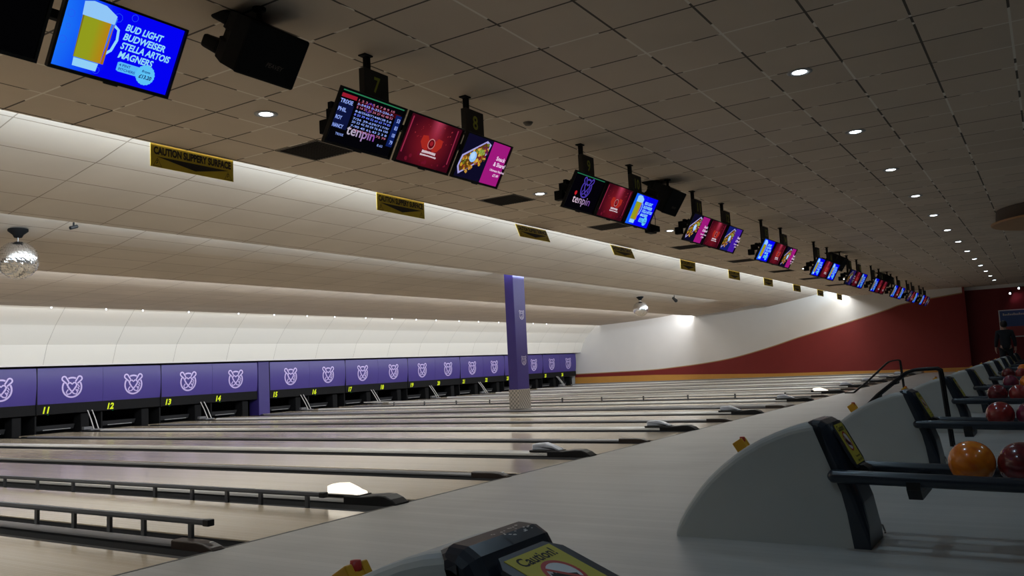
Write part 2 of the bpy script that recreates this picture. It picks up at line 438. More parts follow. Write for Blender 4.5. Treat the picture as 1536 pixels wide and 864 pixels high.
def divider(k, lit):
    a, b = edges(k); c = (a+b)/2; h = (b-a)/2; even = k % 2 == 0
    t = tag(empty('lane_divider', (c, 0, 0)), None, 'lane divider', 'dividers between the lanes')
    z = .033 if not even else .052; ye = .40 if not even else .55
    prof = [(-h+.006, -.125), (h-.006, -.125), (h-.006, .004), (-h+.006, .004)]
    MB().prism(prof, ye, 15.3, 0, 1).build('divider_base', MT['gutter'], t)
    prof = [(-h, .002), (h, .002)]+[(h*math.cos(PI*q/10) if k != 9 else h-.04+.04*math.cos(PI*min(q, 5)/10) if q <= 5 else -h+.04+.04*math.cos(PI*q/10), .008+(z-.008)*math.sin(PI*q/10)**.8) for q in range(11)]
    MB().prism(prof, ye, 15.3, 0, 1).build('capping', MT['capw' if even else 'cap'], t)
    if k in (9,): MB().cbox((-h+.02, .42, z), (h-.02, 4., z+.005), .003).build('cover_plate', MT['cap'], t)
    # dark end block sloping down to the foul line
    if even:
        pr = [(-.02, -.10), (ye, -.10), (ye, z+.006), (.34, z+.006), (.26, z+.014), (.18, z+.022), (.10, z+.020), (.03, z-.006), (-.02, .012)]
    else:
        pr = [(-.02, -.10), (ye, -.10), (ye, z+.012), (.16, z+.014), (.08, z+.008), (.0, .02), (-.02, .006)]
    MB().prism(pr, -h, h, 0, 0, bev=.012, capfilter=lambda v: all(p.z > 0 for p in v)).build('end_block', MT['brownblk' if not even else 'black'], t)
    r = MB()
    for yy in (.05, .30):
        r.lathe([(0, .004), (.012, .003), (.014, 0)], (0, yy, (z-.01) if yy > .2 else .045), 8)
    r.build('rivet', MT['steel'], t)
    if even and lit is not None:
        lens = [(.40, z+.012), (.77, z+.012), (.77, z+.075), (.72, z+.092), (.60, z+.098), (.50, z+.065), (.40, z+.02)]
        m = MT['lit'] if lit else MT['clear']
        ln = MB().prism(lens, -.062, .062, 0, 0, bev=.018, capfilter=lambda v: all(p.z > z+.005 for p in v)).build('foul_lamp', m, t)
        MB().cbox((-.080, .38, z-.012), (.080, .80, z+.013), .005).build('lamp_base', MT['black'], t)
    return t
HOODW = {2: 'near screens', 4: '', 6: ''}
for k in range(1, 21):
    lit = None if k % 2 else (k in (2, 12))
    t = divider(k, lit)
    L, R = k+5, k+6
    if k == 1: lb = 'dark plain lane divider nearest the camera, beside the free-standing bumper rail'
    elif k == 2: lb = 'near lane divider carrying a brightly lit foul lamp'
    elif k == 12: lb = 'far lane divider carrying the only other brightly lit foul lamp'
    elif k == 9: lb = 'wide lane divider that the purple column stands on'
    elif k == 3: lb = 'plain grey lane divider just beyond the near lit foul lamp'
    elif k == 4: lb = 'lane divider with the nearest unlit foul lamp'
    elif k == 5: lb = 'plain lane divider between the two nearest unlit foul lamps'
    elif k == 6: lb = 'lane divider with unlit foul lamp between lane ends numbered 11 and 12'
    elif k == 11: lb = 'plain far divider with the long bumper rail, ahead of the lit far lamp'
    elif k % 2 == 0: lb = 'lane divider with unlit foul lamp between lane ends numbered %d and %d' % (L, R)
    else: lb = 'plain lane divider between lane ends numbered %d and %d' % (L, R)
    t['label'] = lb

# bumper rails (raised)
def bumper(x, y0, y1, posts, zt, zb, m, label, yend=.0):
    t = tag(empty('bumper_rail', (x, y0, 0)), label, 'bumper rail', 'raised bumper rails')
    MB().prism([(-.02, zt-.034), (.02, zt-.034), (.024, zt-.02), (.02, zt), (-.02, zt), (-.024, zt-.02)], 0, y1-y0, 0, 1).build('rail', m, t)
    MB().cbox((-.027, -.03, zt-.04), (.027, .03, zt+.004), .006).build('end_cap', MT['black'], t)
    for p in posts:
        MB().cbox((-.012, p-y0-.02, zb), (.012, p-y0+.02, zt-.03), .003).build('post', MT['rail'], t)
    return t
bumper(3.632, .17, 14.8, [.35, .87, 1.28, 1.74, 2.26, 2.9, 3.6, 4.4, 5.3, 6.3, 7.4], .207, .02, MT['rail'], 'dark raised bumper rail on short posts, nearest the camera at lower left')
bumper(5.12, .63, 14.8, [.82, 1.40, 1.85, 2.35, 2.92, 3.63, 4.35, 5.06, 5.76, 6.6, 7.5], .142, -.01, MT['rail'], 'long raised bumper rail just in front of the near lit foul lamp')
bumper(div_x(11)-.078, .35, 14.8, [1.0+1.25*i for i in range(11)], .20, .0, MT['capw'], 'pale raised bumper rail on posts along the far lane before the lit far lamp')

# ------------------------------------------------------------------ masking units over the pin ends
YM = 16.35
def ysurf(z):
    """front of the purple panel: gently bowed, tucked back at the bottom"""
    return YM-.035+.045*((z-1.30)/.55)**2
def seam_x(n): return 11.074+1.7*(n-11)+(.46 if n >= 15 else 0)
for n in range(9, 27, 2):
    xa, xb = seam_x(n), seam_x(n)+3.4
    if n == 13: xb = 17.86
    t = tag(empty('masking_unit', (xa, YM, 0)), None, 'masking unit', 'purple masking units over the pin ends')
    t['label'] = {9: 'purple masking panel cut off by the left picture edge', 25: 'last purple masking panel, beside the white end wall, numerals 25 and 26',
                  23: 'purple masking panel partly hidden by the free-standing purple column'}.get(n, 'purple masking panel above lit numerals %d and %d' % (n, n+1))
    zs = [.755+(1.645-.755)*i/14 for i in range(15)]
    w = xb-xa
    pb = MB(); half = w/2 if n != 13 else 1.7
    for (u0, u1) in ((.012, half-.003), (half+.003, w-.012)):
        pb.prism([(ysurf(z)-YM, z) for z in zs]+[(.10, 1.645), (.10, .755)], u0, u1, 0, 0)
    pb.build('panel', MT['purple'], t)
    MB().box((0, .06, .755), (w, .12, 1.66)).box((-.012, -.03, .50), (.012, .10, 1.66)).build('backing_frame', MT['blackm'], t)
    bd = MB().cbox((.012, -.005, .50), (w-.012, .06, .755), .008).build('lower_fascia', MT['blackm'], t)
    for i in (0, 1):
        cx = (11.946-11.074) if i == 0 else (13.633-11.074)
        if n == 13 and i == 1: cx -= .02
        e = MB()
        for vs, fs in EMB: e.add(vs, fs)
        e.tf(lambda v: Vector((cx+v.x*.58, ysurf(1.19+v.y*.58)-YM-.004, 1.19+v.y*.58)))
        e.build('emblem', MT['lilac'], t)
        nx = (11.31-11.074) if i == 0 else (12.99-11.074)
        if n+i == 24 and False: continue
        vs, fs = fit_text(str(n+i), .185 if n+i != 11 else .17, .165, bold=.035, shear=.25)
        MB().add(vs, fs).tf(lambda v: Vector((nx+v.x, -.009, .612+v.y))).build('numeral', MT['yglow'], t)
# pinsetter bays under each unit
for n in range(9, 27):
    i = (n-9) % 2; base = n-i
    xa = seam_x(base)+(1.7 if i else 0); xb = xa+1.7
    t = tag(empty('pinsetter', (xa, YM, 0)), None, 'pinsetter', 'dark pinsetter bays under the purple panels')
    t['label'] = ('dark pinsetter bay under the lit numeral %d' % n) if n not in (9, 10, 24) else {9: 'dark pinsetter bay at the far left edge, beyond the frame side of numeral 11', 10: 'dark pinsetter bay just left of the one numbered 11', 24: 'dark pinsetter bay behind the free-standing purple column'}[n]
    MB().box((.02, 1.3, -.1), (1.68, 1.34, .70)).box((0, .07, -.12), (.04, 1.34, .44)).box((.3, .9, .30), (1.45, 1.3, .70)).build('housing', MT['blackm'], t)
    MB().cbox((1.18, .10, -.1), (1.40, .45, .44), .02).build('side_cover', MT['blackm'], t)
    sb = MB().box((.15, -.012, -.07), (1.12, .012, .07)).tf(lambda v: Vector((v.x, .32+v.y*.9-v.z*.5, .12+v.z*.85)))
    sb.build('sweep_board', MT['dark'], t)
    MB().box((.30, .255, .065), (1.0, .262, .085)).build('sweep_strip', MT['ledge'], t)
    if n in (11, 12, 13, 14, 15, 16, 17): 
        g = MB()
        for dx, dz in ((.30, .46), (.62, .475)): g.lathe([(0, .012), (.014, .006), (.016, -.01), (0, -.012)], (dx, .03, dz), 8)
        g.build('indicator_lamp', MT['gled'], t)
    if i == 0:
        r = tag(empty('ball_lift', (xa+1.7-.45 if n < 15 else xa+1.7-.45, 15.9, 0)), 'pair of slanted pale lift rods between lane ends %d and %d' % (n, n+1) if n != 9 else None, 'ball lift', 'slanted ball lift rods')
        if n == 9 or n == 23:
            for c in (r,): bpy.data.objects.remove(c)
            continue
        for dx in (-.06, .06):
            MB().tube([(dx, -.02, .02), (dx+.05, .20, .27), (dx+.09, .42, .50)], .013, 8).build('rod', MT['capw'], r)
        MB().cbox((-.16, -.05, .0), (.14, .25, .035), .006).cbox((-.28, .06, .03), (-.04, .16, .10), .01).build('track_base', MT['cap'], r)
# small grey fittings standing in the open bay by the column
pb = MB()
# purple building column in the pin line
struct(MB().cbox((17.87, 16.30, 0), (18.30, 16.75, 1.66), .01).build('column_far', MT['pcol']))
t = tag(empty('building_column', (17.60, 6.53, 0)), 'free-standing purple column rising from among the lanes', 'column')
MB().cbox((-.265, -.13, .55), (.265, .13, 3.48), .012).build('shaft', MT['pcol'], t)
MB().cbox((-.275, -.14, .085), (.275, .14, .56), .006).build('tread_plate_base', MT['tread'], t)
for zc in (2.40, 1.27):
    e = MB()
    for vs, fs in EMB: e.add(vs, fs)
    e.tf(lambda v: Vector((.06+v.x*.24, -.133, zc+v.y*.24))).build('emblem', MT['lilacd'], t)

# ------------------------------------------------------------------ ball returns
def ball_return(cx, flat=False):
    t = empty('ball_return', (cx, 0, 0))
    out = [(-2.50, 0), (-2.497, .05), (-2.515, .10), (-2.555, .165), (-2.60, .225), (-2.66, .30), (-2.721, .365), (-2.80, .435), (-2.899, .51), (-2.98, .56), (-3.069, .607), (-3.15, .642), (-3.232, .672), (-3.30, .690), (-3.371, .702)]
    bnd = [(-3.371, .702), (-3.42, .585), (-3.476, .44), (-3.51, .305), (-3.532, .193), (-3.555, 0)]
    MB().prism(out+bnd[1:], -.19, .19, 0, 0, bev=.045, capfilter=lambda v: all(p.z > .02 for p in v) and not all(any(abs(p.y-b[0])+abs(p.z-b[1]) < .002 for b in bnd) for p in v)).build('hood', MT['hood'], t)
    back = [(-3.375, .716), (-3.42, .712), (-3.455, .690), (-3.48, .645), (-3.52, .54), (-3.557, .434), (-3.592, .33), (-3.618, .25), (-3.638, .12), (-3.645, 0)]
    MB().prism([(-3.345, .703)]+back+bnd[::-1][:-1], -.197, .197, 0, 0, bev=.05, capfilter=lambda v: all(p.z > .02 for p in v) and not all(any(abs(p.y-b[0])+abs(p.z-b[1]) < .002 for b in bnd) for p in v)).build('rear_cover', MT['navy'], t)
    # worn stickers on top of the cover
    m = MB(); rnd = random.Random(3)
    for _ in range(26):
        x = rnd.uniform(-.03, .12); y = rnd.uniform(-3.45, -3.395); q = rnd.uniform(.003, .006); r_ = rnd.uniform(0, 3)
        ztop = lambda yy: .7125+(.716-.712)*0 if yy > -3.42 else .7125-(-3.42-yy)*.63
        cr_ = [(x+q*math.cos(r_+a), y+q*.8*math.sin(r_+a)) for a in (0, 1.4, 3.0, 4.5)]
        m.add([(a, b, max(ztop(b), .716-.09*(-3.375-b))+.0015) for a, b in cr_], [(0, 1, 2, 3)])
    m.build('sticker_residue', MT['whitep'], t)
    # caution board on the rear face
    if flat: A = Vector((-.115, -3.50, .662)); d = Vector((0, -.20, -.085)).normalized()
    else: A = Vector((-.10, -3.468, .668)); d = Vector((0, -.10, -.20)).normalized()
    ux = Vector((1, 0, 0)); nrm = ux.cross(-d).normalized()
    if nrm.y > 0: nrm = -nrm
    def put(v): return A+ux*(v.x+(.10 if flat else .11))+d*(.12-v.y)+nrm*(v.z+.012)
    bw, bh = .285, .285
    brd = [(-.5*bw+.04, .5*bh), (.5*bw-.04, .5*bh), (.5*bw, .5*bh-.04), (.5*bw, -.5*bh+.04), (.5*bw-.04, -.5*bh), (-.5*bw+.04, -.5*bh), (-.5*bw, -.5*bh+.04), (-.5*bw, .5*bh-.04)]
    bo = MB().prism(brd, -.012, 0, 0, 2).tf(put).build('notice_board', MT['navy'], t)
    MB().box((-.105, -.125, 0), (.105, .125, .0015)).tf(put).build('notice', MT['yel'], bo)
    vs, fs = fit_text('Caution!', .16, .036, bold=.02)
    MB().add([(v[0], v[1]+.097, .0022) for v in vs], fs).tf(put).build('notice_heading', MT['ink'], bo)
    for txt, w, h, y in (('Keep hands', .11, .016, -.085), ('clear of lift', .11, .016, -.108)):
        vs, fs = fit_text(txt, w, h, bold=.02); MB().add([(v[0]+.03, v[1]+y, .0022) for v in vs], fs).tf(put).build('notice_text', MT['ink'], bo)
    # a hand silhouette: palm and fingers
    hand = [(-.035, -.02), (.03, -.032), (.036, -.012), (-.005, .004), (-.012, .018), (-.022, .012), (-.026, .022), (-.034, .014), (-.04, .02), (-.046, .008), (-.05, .004)]
    MB().add([(x, y+.012, .0026) for x, y in hand], [tuple(range(len(hand)))]).tf(put).build('hand_symbol', MT['ink'], bo)
    wd = MB(); wd.add([(.052*math.cos(2*PI*k/28), .012+.052*math.sin(2*PI*k/28), .0020) for k in range(28)], [tuple(range(28))]); wd.tf(put).build('notice_disc', MT['whitep'], bo)
    rs = MB(); vs, fs = stroke(arc(0, .012, .056, .056, 0, 360, 32), .012); rs.add([(v[0], v[1], .0024) for v in vs], fs)
    vs, fs = stroke([(-.038, .05), (.038, -.026)], .011); rs.add([(v[0], v[1], .003) for v in vs], fs)
    rs.tf(put).build('prohibition_ring', MT['redp'], bo)
    # amber reset button housing on the front slope
    bt = MB()
    for x0, x1 in ((-.035, .0), (.04, .075)): bt.cbox((x0, -2.94, .49), (x1, -2.86, .595), .006)
    bt.cbox((-.03, -2.935, .49), (.07, -2.865, .565), .004)
    bt.tf(lambda v: Vector((0, -2.90, .53))+Matrix.Rotation(-.55, 3, 'X')@((v-Vector((0, -2.90, .53)))*.85))
    bt = bt.build('button_housing', MT['yelbox'], t)
    MB().lathe([(0, .03), (.016, .028), (.018, 0)], (.02, -2.895, .57), 12).build('reset_button', MT['redp'], bt)
    # rack
    yb = -5.0
    for s in (-1, 1):
        MB().tube([(s*.225, -3.485, .403), (s*.225, -3.50, .403), (s*.225, -4.2, .385), (s*.225, yb, .37)], .038, 14).build('rack_rail', MT['navy'], t)
        e = MB(); e.lathe([(0, -.038), (.02, -.033), (.034, -.016), (.0385, 0), (.034, .016), (.02, .033), (0, .038)], (s*.225, -3.485, .403), 14); e.build('rail_end', MT['navy'], t)
        MB().tube([(s*.075, -3.60, .372), (s*.075, -4.2, .356), (s*.075, yb, .343)], .012, 10).build('ball_track', MT['steel' if s < 0 else 'navy'], t)
    MB().prism([(-.262, .385), (-.19, .385), (-.18, .322), (.18, .322), (.19, .385), (.262, .385), (.262, .345), (.20, .285), (-.20, .285), (-.262, .345)], -3.93, -3.86, 0, 1).build('rack_bracket', MT['black'], t)
    for yy in (-4.55,):
        MB().box((-.235, yy-.03, .31), (.235, yy+.03, .365)).build('rack_bracket', MT['black'], t)
    MB().cbox((-.10, -4.90, 0), (.10, -4.70, .35), .012).build('rack_leg', MT['black'], t)
    MB().tube([(-.06, -3.60, .40), (.06, -3.60, .40)], .05, 12).build('ball_stop', MT['black'], t)
    # anchor latch by the floor
    MB().tube([(.20, -3.62, .07), (.222, -3.64, .06), (.222, -3.65, .03), (.205, -3.655, .02)], .006, 8).build('floor_latch', MT['steel'], t)
    return t
pairs = list(range(5, 27, 2))
hx = {n: 5.26+1.7*(n-7)+(.5 if n >= 15 else 0) for n in pairs}
BALLS = {  # pair: [(y, z, kind, phrase)]
    7: [(-4.163, 'orange', 'bright orange bowling ball, largest on the near rack'), (-4.401, 'maroon', 'dark red bowling ball right of the bright orange one, cut by the frame edge')],
    9: [(-4.142, 'red', 'red bowling ball on the second rack, left of its neighbour'), (-4.380, 'plum', 'dark red ball at the frame edge on the second rack')],
    11: [(-3.956, 'maroon', 'dark red bowling ball, left one on the third rack'), (-4.194, 'red', 'red bowling ball, right one on the third rack')],
    13: [(-3.98, 'plum', 'plum coloured bowling ball on the fourth rack'), (-4.218, 'orange', 'orange bowling ball on the fourth rack, at the frame edge')],
    15: [(-3.79, 'maroon', 'small distant dark red ball, left one on the fifth rack'), (-4.028, 'red', 'small distant red ball, right one on the fifth rack')],
    17: [(-3.97, 'orange', 'most distant orange bowling ball, on the sixth rack')],
}
KS = .964     # hood size
ballp = MB()
bm = bmesh.new(); bmesh.ops.create_uvsphere(bm, u_segments=40, v_segments=24, radius=.117); ballp.bm(bm, 0, True)
proto_ball = {}
for idx, n in enumerate(pairs):
    if idx == 0: t = ball_return(1.80, True); base = None
    elif idx == 1: t = ball_return(hx[n]); base = t
    else: t = copy_tree(base)
    t.location = (hx[n]-.19 if n > 5 else 1.735, -.165 if n > 5 else -.126, .04); t.scale = (KS, KS, KS if n > 5 else KS*.965)
    o_ = {5: 'nearest grey ball return hood, cut off at the bottom edge with its caution board', 7: 'large grey ball return with near rack of orange and red balls',
          9: 'second grey ball return behind the large near one', 11: 'third ball return in the row, behind the bent black ramp leg',
          13: 'fourth ball return in the receding row', 15: 'fifth ball return in the receding row', 17: 'sixth ball return in the receding row',
          19: 'seventh ball return in the receding row, near the standing person', 21: 'eighth ball return in the row, mostly hidden',
          23: 'ninth ball return in the row, almost wholly hidden', 25: 'farthest ball return, before the red end wall'}[n]
    tag(t, o_, 'ball return', 'ball returns along the approach')
    for (y, kind, lb) in BALLS.get(n, []):
        zr = .372-.0235*(-3.6-y)+math.sqrt(.129**2-.075**2)+.002
        if kind not in proto_ball:
            b = ballp.build('bowling_ball', BALLM[kind]); proto_ball[kind] = b
            hl = MB()
            for a, (px_, pz_) in enumerate(((.02, .0), (-.012, .018), (-.012, -.018))):
                q = Vector((px_, -.4*.117, 1)).normalized()
            b2 = b
        else:
            b2 = proto_ball[kind].copy(); COL.objects.link(b2)
        b2.location = (hx[n]-.19, -.165+KS*y, .04+KS*zr); b2.scale = (KS, KS, KS); b2.rotation_euler = (random.random()*6, random.random()*6, random.random()*6)
        tag(b2, lb, 'bowling ball', 'bowling balls on the racks')

# ------------------------------------------------------------------ ball ramps
def ramp(x, pts, foot, label, r=.016, w=.09):
    t = tag(empty('ball_ramp', (x, pts[0][0], 0)), label, 'ball ramp', 'black tubular ball ramps')
    pts = [(y, max(z-.04, .012)) for y, z in pts]; y0 = pts[0][0]; top = pts[-1]
    for s in (-1, 1):
        MB().tube([(s*w, y-y0, z) for y, z in pts]+[(s*w, top[0]-y0-.03, top[1]-.02), (s*w, top[0]-y0-.035, top[1]-.06), (s*w, foot-y0, .0)], r, 8).build('side_rail', MT['black'], t)
    for (y, z) in (pts[1], pts[2], pts[3]):
        MB().tube([(-w-.02, y-y0, z-.02), (w+.02, y-y0, z-.02)], r*1.1, 8).build('crossbar', MT['black'], t)
    return t
ramp(22.5, [(-.10, .012), (-.30, .05), (-.62, .30), (-.90, .55), (-1.10, .73), (-1.18, .79), (-1.30, .815), (-1.40, .82)], -1.47, 'thin black tubular ball ramp standing further along the lanes')
ramp(10.2, [(-2.35, .018), (-2.60, .30), (-2.906, .60), (-3.10, .75), (-3.22, .835), (-3.30, .86), (-3.42, .866), (-3.52, .868)], -3.60, 'nearer bent black ball ramp between the second and third ball returns', .019, .08)

# ------------------------------------------------------------------ screens
class Pic:
    """a screen picture: flat coloured shapes in screen coordinates (0..1, 0..1)"""
    W, Hh = .664, .382
    def __init__(s): s.mb = MB(); s.lay = 0
    def pos(s, u, v): return ((u-.5)*s.W, (v-.5)*s.Hh, .0004*s.lay)
    def grid(s, f, nx=14, ny=9, u0=0, v0=0, u1=1, v1=1):
        s.lay += 1; G = [(u0+(u1-u0)*i/nx, v0+(v1-v0)*j/ny) for j in range(ny+1) for i in range(nx+1)]
        vs = [s.pos(*g) for g in G]
        for j in range(ny):
            for i in range(nx):
                q = [j*(nx+1)+i, j*(nx+1)+i+1, (j+1)*(nx+1)+i+1, (j+1)*(nx+1)+i]
                s.mb.add([vs[k] for k in q], [(0, 1, 2, 3)], col=[f(*G[k]) for k in q])
    def poly(s, pts, col):
        s.lay += 1; s.mb.add([s.pos(*p) for p in pts], [tuple(range(len(pts)))], col=col)
    def ell(s, u, v, ru, col, rv=None, n=20):
        rv = rv or ru*s.W/s.Hh; s.poly([(u+ru*math.cos(2*PI*k/n), v+rv*math.sin(2*PI*k/n)) for k in range(n)], col)
    def line(s, pts, w, col, closed=False):
        s.lay += 1; P = [s.pos(*p)[:2] for p in pts]; vs, fs = stroke(P, w*s.W, closed)
        s.mb.add([(x, y, .0004*s.lay) for x, y, _ in vs], fs, col=col)
    def text(s, t, u, v, w, h, col, **k):
        s.lay += 1; vs, fs = fit_text(t, w*s.W, h*s.Hh, **k); cx, cy, z = s.pos(u, v)
        if callable(col):
            for f in fs: s.mb.add([(vs[i][0]+cx, vs[i][1]+cy, z) for i in f], [tuple(range(len(f)))], col=[col((vs[i][0])/(w*s.W)+.5) for i in f])
        else: s.mb.add([(x+cx, y+cy, z) for x, y, _ in vs], fs, col=col)
    def emblem(s, u, v, size, col):
        s.lay += 1; cx, cy, z = s.pos(u, v)
        for vs, fs in EMB: s.mb.add([(x*size*s.Hh+cx, y*size*s.Hh+cy, z) for x, y, _ in vs], fs, col=col)
def lin(r, g, b):
    f = lambda c: (c/255/12.92) if c <= 10 else ((c/255+.055)/1.055)**2.4
    return (f(r), f(g), f(b))
def pic_beer(dim=1.):
    p = Pic(); mixf = lambda a, b, t: tuple((x*(1-t)+y*t)*dim for x, y in zip(a, b))
    p.grid(lambda u, v: mixf(lin(28, 120, 255), lin(4, 2, 250), min(1, max(0, (u-.02)*2.4+.35*(abs(v-.55))))))
    fc = lin(60, 110, 255); c = lambda *a: tuple(x*dim for x in lin(*a))
    for (a, b, sz) in ((.06, .72, .05), (.05, .36, .05), (.42, .86, .06), (.55, .93, .05), (.36, .08, .05), (.06, .55, .03)):
        p.line(arc(a, b, sz*.55, sz, 0, 360, 8), .003, c(40, 90, 255), True)
    # pitcher
    p.line([(.405, .74), (.445, .70), (.455, .56), (.43, .40), (.39, .33)], .022, c(150, 220, 255))
    p.poly([(.135, .90), (.415, .84), (.355, .06), (.165, .06)], c(55, 120, 250))
    p.grid(lambda u, v: mixf(lin(150, 160, 30), lin(190, 130, 20), max(0, min(1, (u-.26)*8))), 8, 6, .155, .18, .375, .75)
    p.poly([(.375, .18), (.40, .18), (.40, .75), (.397, .75)], c(170, 110, 20))
    p.poly([(.142, .75), (.155, .75), (.160, .18), (.155, .18)], c(120, 110, 40))
    p.poly([(.138, .75), (.40, .75), (.405, .87), (.30, .96), (.20, .97), (.13, .93)], c(150, 205, 255))
    p.poly([(.165, .06), (.355, .06), (.36, .17), (.16, .17)], c(150, 215, 255))
    tc = c(150, 225, 255)
    for t, w, v in (('BUD LIGHT', .335, .775), ('BUDWEISER', .375, .645), ('STELLA ARTOIS', .445, .515), ('MAGNERS', .31, .385)):
        p.text(t, .495+w/2, v, w, .10, tc, bold=.028, shear=.22)
    p.poly([(.51, .165), (.53, .15), (.70, .15), (.70, .29), (.53, .29), (.51, .275)], c(90, 190, 255))
    p.text('4 PINT', .575, .25, .10, .038, c(20, 60, 160), bold=.015); p.text('PITCHERS', .60, .19, .145, .038, c(20, 60, 160), bold=.015)
    p.poly([(.765+(.082+.004*(k % 2))*math.cos(2*PI*k/40), .205+(.082+.004*(k % 2))*p.W/p.Hh*math.sin(2*PI*k/40)) for k in range(40)], c(95, 200, 255))
    p.text('from', .765, .255, .075, .04, c(10, 30, 120), bold=.02, shear=.2); p.text('£13.20', .768, .175, .115, .06, c(8, 20, 90), bold=.03, shear=.2)
    return p
def pic_tunnel():
    p = Pic()
    def f(u, v):
        r = math.hypot((u-.5)*1.5, v-.5); k = max(0, 1-r*1.5)
        beam = max(0, 1-abs(u-.55)*7)*max(0, v-.5)*1.4
        return tuple(a+b*k*.6+c*beam for a, b, c in zip(lin(58, 8, 22), lin(150, 30, 36), lin(190, 70, 100)))
    p.grid(f, 24, 14)
    for u, a in ((.06, .5), (.94, .5)): p.line([(u, .18), (u+.01*(1 if u < .5 else -1), .95)], .02, lin(150, 40, 70))
    rnd = random.Random(4)
    for _ in range(26):
        u, v = rnd.uniform(.12, .88), rnd.uniform(.55, .95); p.ell(u, v, rnd.uniform(.004, .011), lin(150, 40, 50), n=6)
    for _ in range(14):
        u, v = rnd.uniform(.12, .9), rnd.uniform(.05, .26); p.ell(u, v, rnd.uniform(.01, .03), lin(105, 18, 38), n=8)
    for s in (-1, 1):
        p.poly([(.5+s*.02, .50), (.5+s*.10, .66), (.5+s*.19, .64), (.5+s*.20, .50), (.5+s*.14, .38), (.5+s*.05, .34)], lin(165, 40, 32))
    p.ell(.5, .51, .066, lin(200, 130, 130)); p.ell(.5, .51, .055, lin(90, 10, 20)); p.ell(.5, .52, .03, lin(150, 30, 40))
    # unreadable two-line strap
    for row, (v, n, h) in enumerate(((.325, 12, .05), (.255, 14, .028))):
        for k in range(n):
            u = .5+(k-(n-1)/2)*.021; p.poly([(u-.008, v-h/2-.02*abs(k-n/2)/n), (u+.009, v-h/2-.02*abs(k-n/2)/n), (u+.009, v+h/2), (u-.008, v+h/2-.004*(k % 3))], lin(225, 205, 215))
    return p
def pic_nachos(pan=(160, 25, 125), bgc=(14, 12, 38), tint=1.):
    p = Pic(); c = lambda *a: tuple(x*tint for x in lin(*a))
    p.grid(lambda u, v: c(*bgc), 2, 2)
    p.poly([(.60, 0), (1, 0), (1, 1), (.60, 1)], c(*pan))
    p.poly([(.03, .23), (.10, .06), (.52, .54), (.57, .90), (.46, .96), (.05, .50)], c(170, 165, 225))
    p.poly([(.06, .24), (.11, .12), (.50, .55), (.54, .86), (.45, .91), (.08, .48)], c(90, 60, 20))
    rnd = random.Random(9); cols = [(200, 150, 40), (215, 175, 70), (150, 95, 25), (110, 120, 35), (120, 30, 40), (190, 140, 60), (90, 60, 20)]
    for _ in range(90):
        t = rnd.random(); s = rnd.uniform(-.13, .13); u = .10+.40*t-s*.55; v = .28+.47*t+s*1.2
        if .06 < u < .54: p.ell(u, v, rnd.uniform(.012, .03), c(*cols[rnd.randrange(7)]), n=5+rnd.randrange(3))
    for _ in range(12): p.ell(.40+rnd.uniform(-.04, .07), .74+rnd.uniform(-.06, .08), .018, c(105, 25, 70), n=6)
    for _ in range(12): p.ell(.33+rnd.uniform(-.06, .06), .68+rnd.uniform(-.06, .05), .018, c(140, 165, 70), n=6)
    p.ell(.19, .53, .072, c(150, 200, 255)); p.ell(.18, .55, .045, c(185, 220, 255))
    tc = c(255, 225, 255)
    p.text('Snack', .79, .66, .21, .10, tc, bold=.018); p.text('& Share!', .80, .52, .27, .10, tc, bold=.018)
    p.text('Ultimate Nachos', .80, .37, .34, .055, tc, bold=.012); p.text('£7.49', .80, .26, .13, .065, tc, bold=.015)
    return p
def pic_scores():
    p = Pic(); p.grid(lambda u, v: lin(4, 4, 8), 2, 2)
    p.poly([(.0, .965), (1, .965), (1, .988), (0, .988)], lin(40, 120, 80)); p.poly([(.02, .85), (.25, .85), (.25, .92), (.02, .92)], lin(150, 25, 45))
    p.poly([(.27, .77), (.97, .77), (.97, .86), (.27, .86)], lin(60, 6, 14))
    p.poly([(.0, .27), (.24, .27), (.24, .74), (.0, .74)], lin(14, 20, 60)); p.poly([(.9, .2), (1, .2), (1, .84), (.9, .84)], lin(14, 30, 90))
    w = lin(150, 175, 255); r = lin(190, 110, 140)
    for i, nme in enumerate(('TRIXIE', 'PHIL', 'ROY', 'NANCY')):
        v = .78-.155*i; p.text(nme, .03+.026*len(nme)/2+.012, v, .031*len(nme), .075, w, bold=.02)
    rows = [('1 2 3 4 5 6 7 8 9 10', .88, r), ('5-5482 8-333-236-7-', .81, w), ('5 14 22 28 34 37 42 48 53', .745, r), ('8-8/3568/71448138 5-8', .67, w), ('8 20 39 44 52 60 65 74 83', .605, lin(110, 130, 255)),
            ('7/36 39-639/717/9/', .53, w), ('20 23 42 50 59 76 84 100', .465, w), ('7-90 45 61 43 2 3 8', .39, w), ('7 18 42 51 60 72 79', .325, r)]
    for t, v, c in rows: p.text(t, .565, v, .58, .042, c, bold=.012)
    for i, t in enumerate(('53', '83', '100', '79')): p.text(t, .955, .74-.15*i, .05, .08, w, bold=.02)
    p.text('TRIXIE', .16, .17, .12, .045, w); p.text('8.62', .80, .17, .09, .045, w)
    p.text('tenpin', .46, .27, .44, .24, lambda t: tuple(a*(1-t)+b*t for a, b in zip(lin(190, 185, 200), lin(140, 70, 170))), bold=.012)
    p.line(arc(.45, .80, .05, .09, 0, 360, 14), .012, lin(70, 40, 140), True)
    return p
def pic_logo():
    p = Pic(); p.grid(lambda u, v: lin(4, 3, 8), 2, 2); p.poly([(.0, .96), (1, .96), (1, .985), (0, .985)], lin(35, 110, 75))
    p.emblem(.50, .68, .62, lin(72, 55, 165))
    p.text('tenpin', .50, .24, .58, .28, lambda t: tuple(a*(1-t)+b*t for a, b in zip(lin(225, 200, 215), lin(105, 60, 150))), bold=.005)
    p.ell(.235, .44, .035, lin(190, 30, 40))
    return p
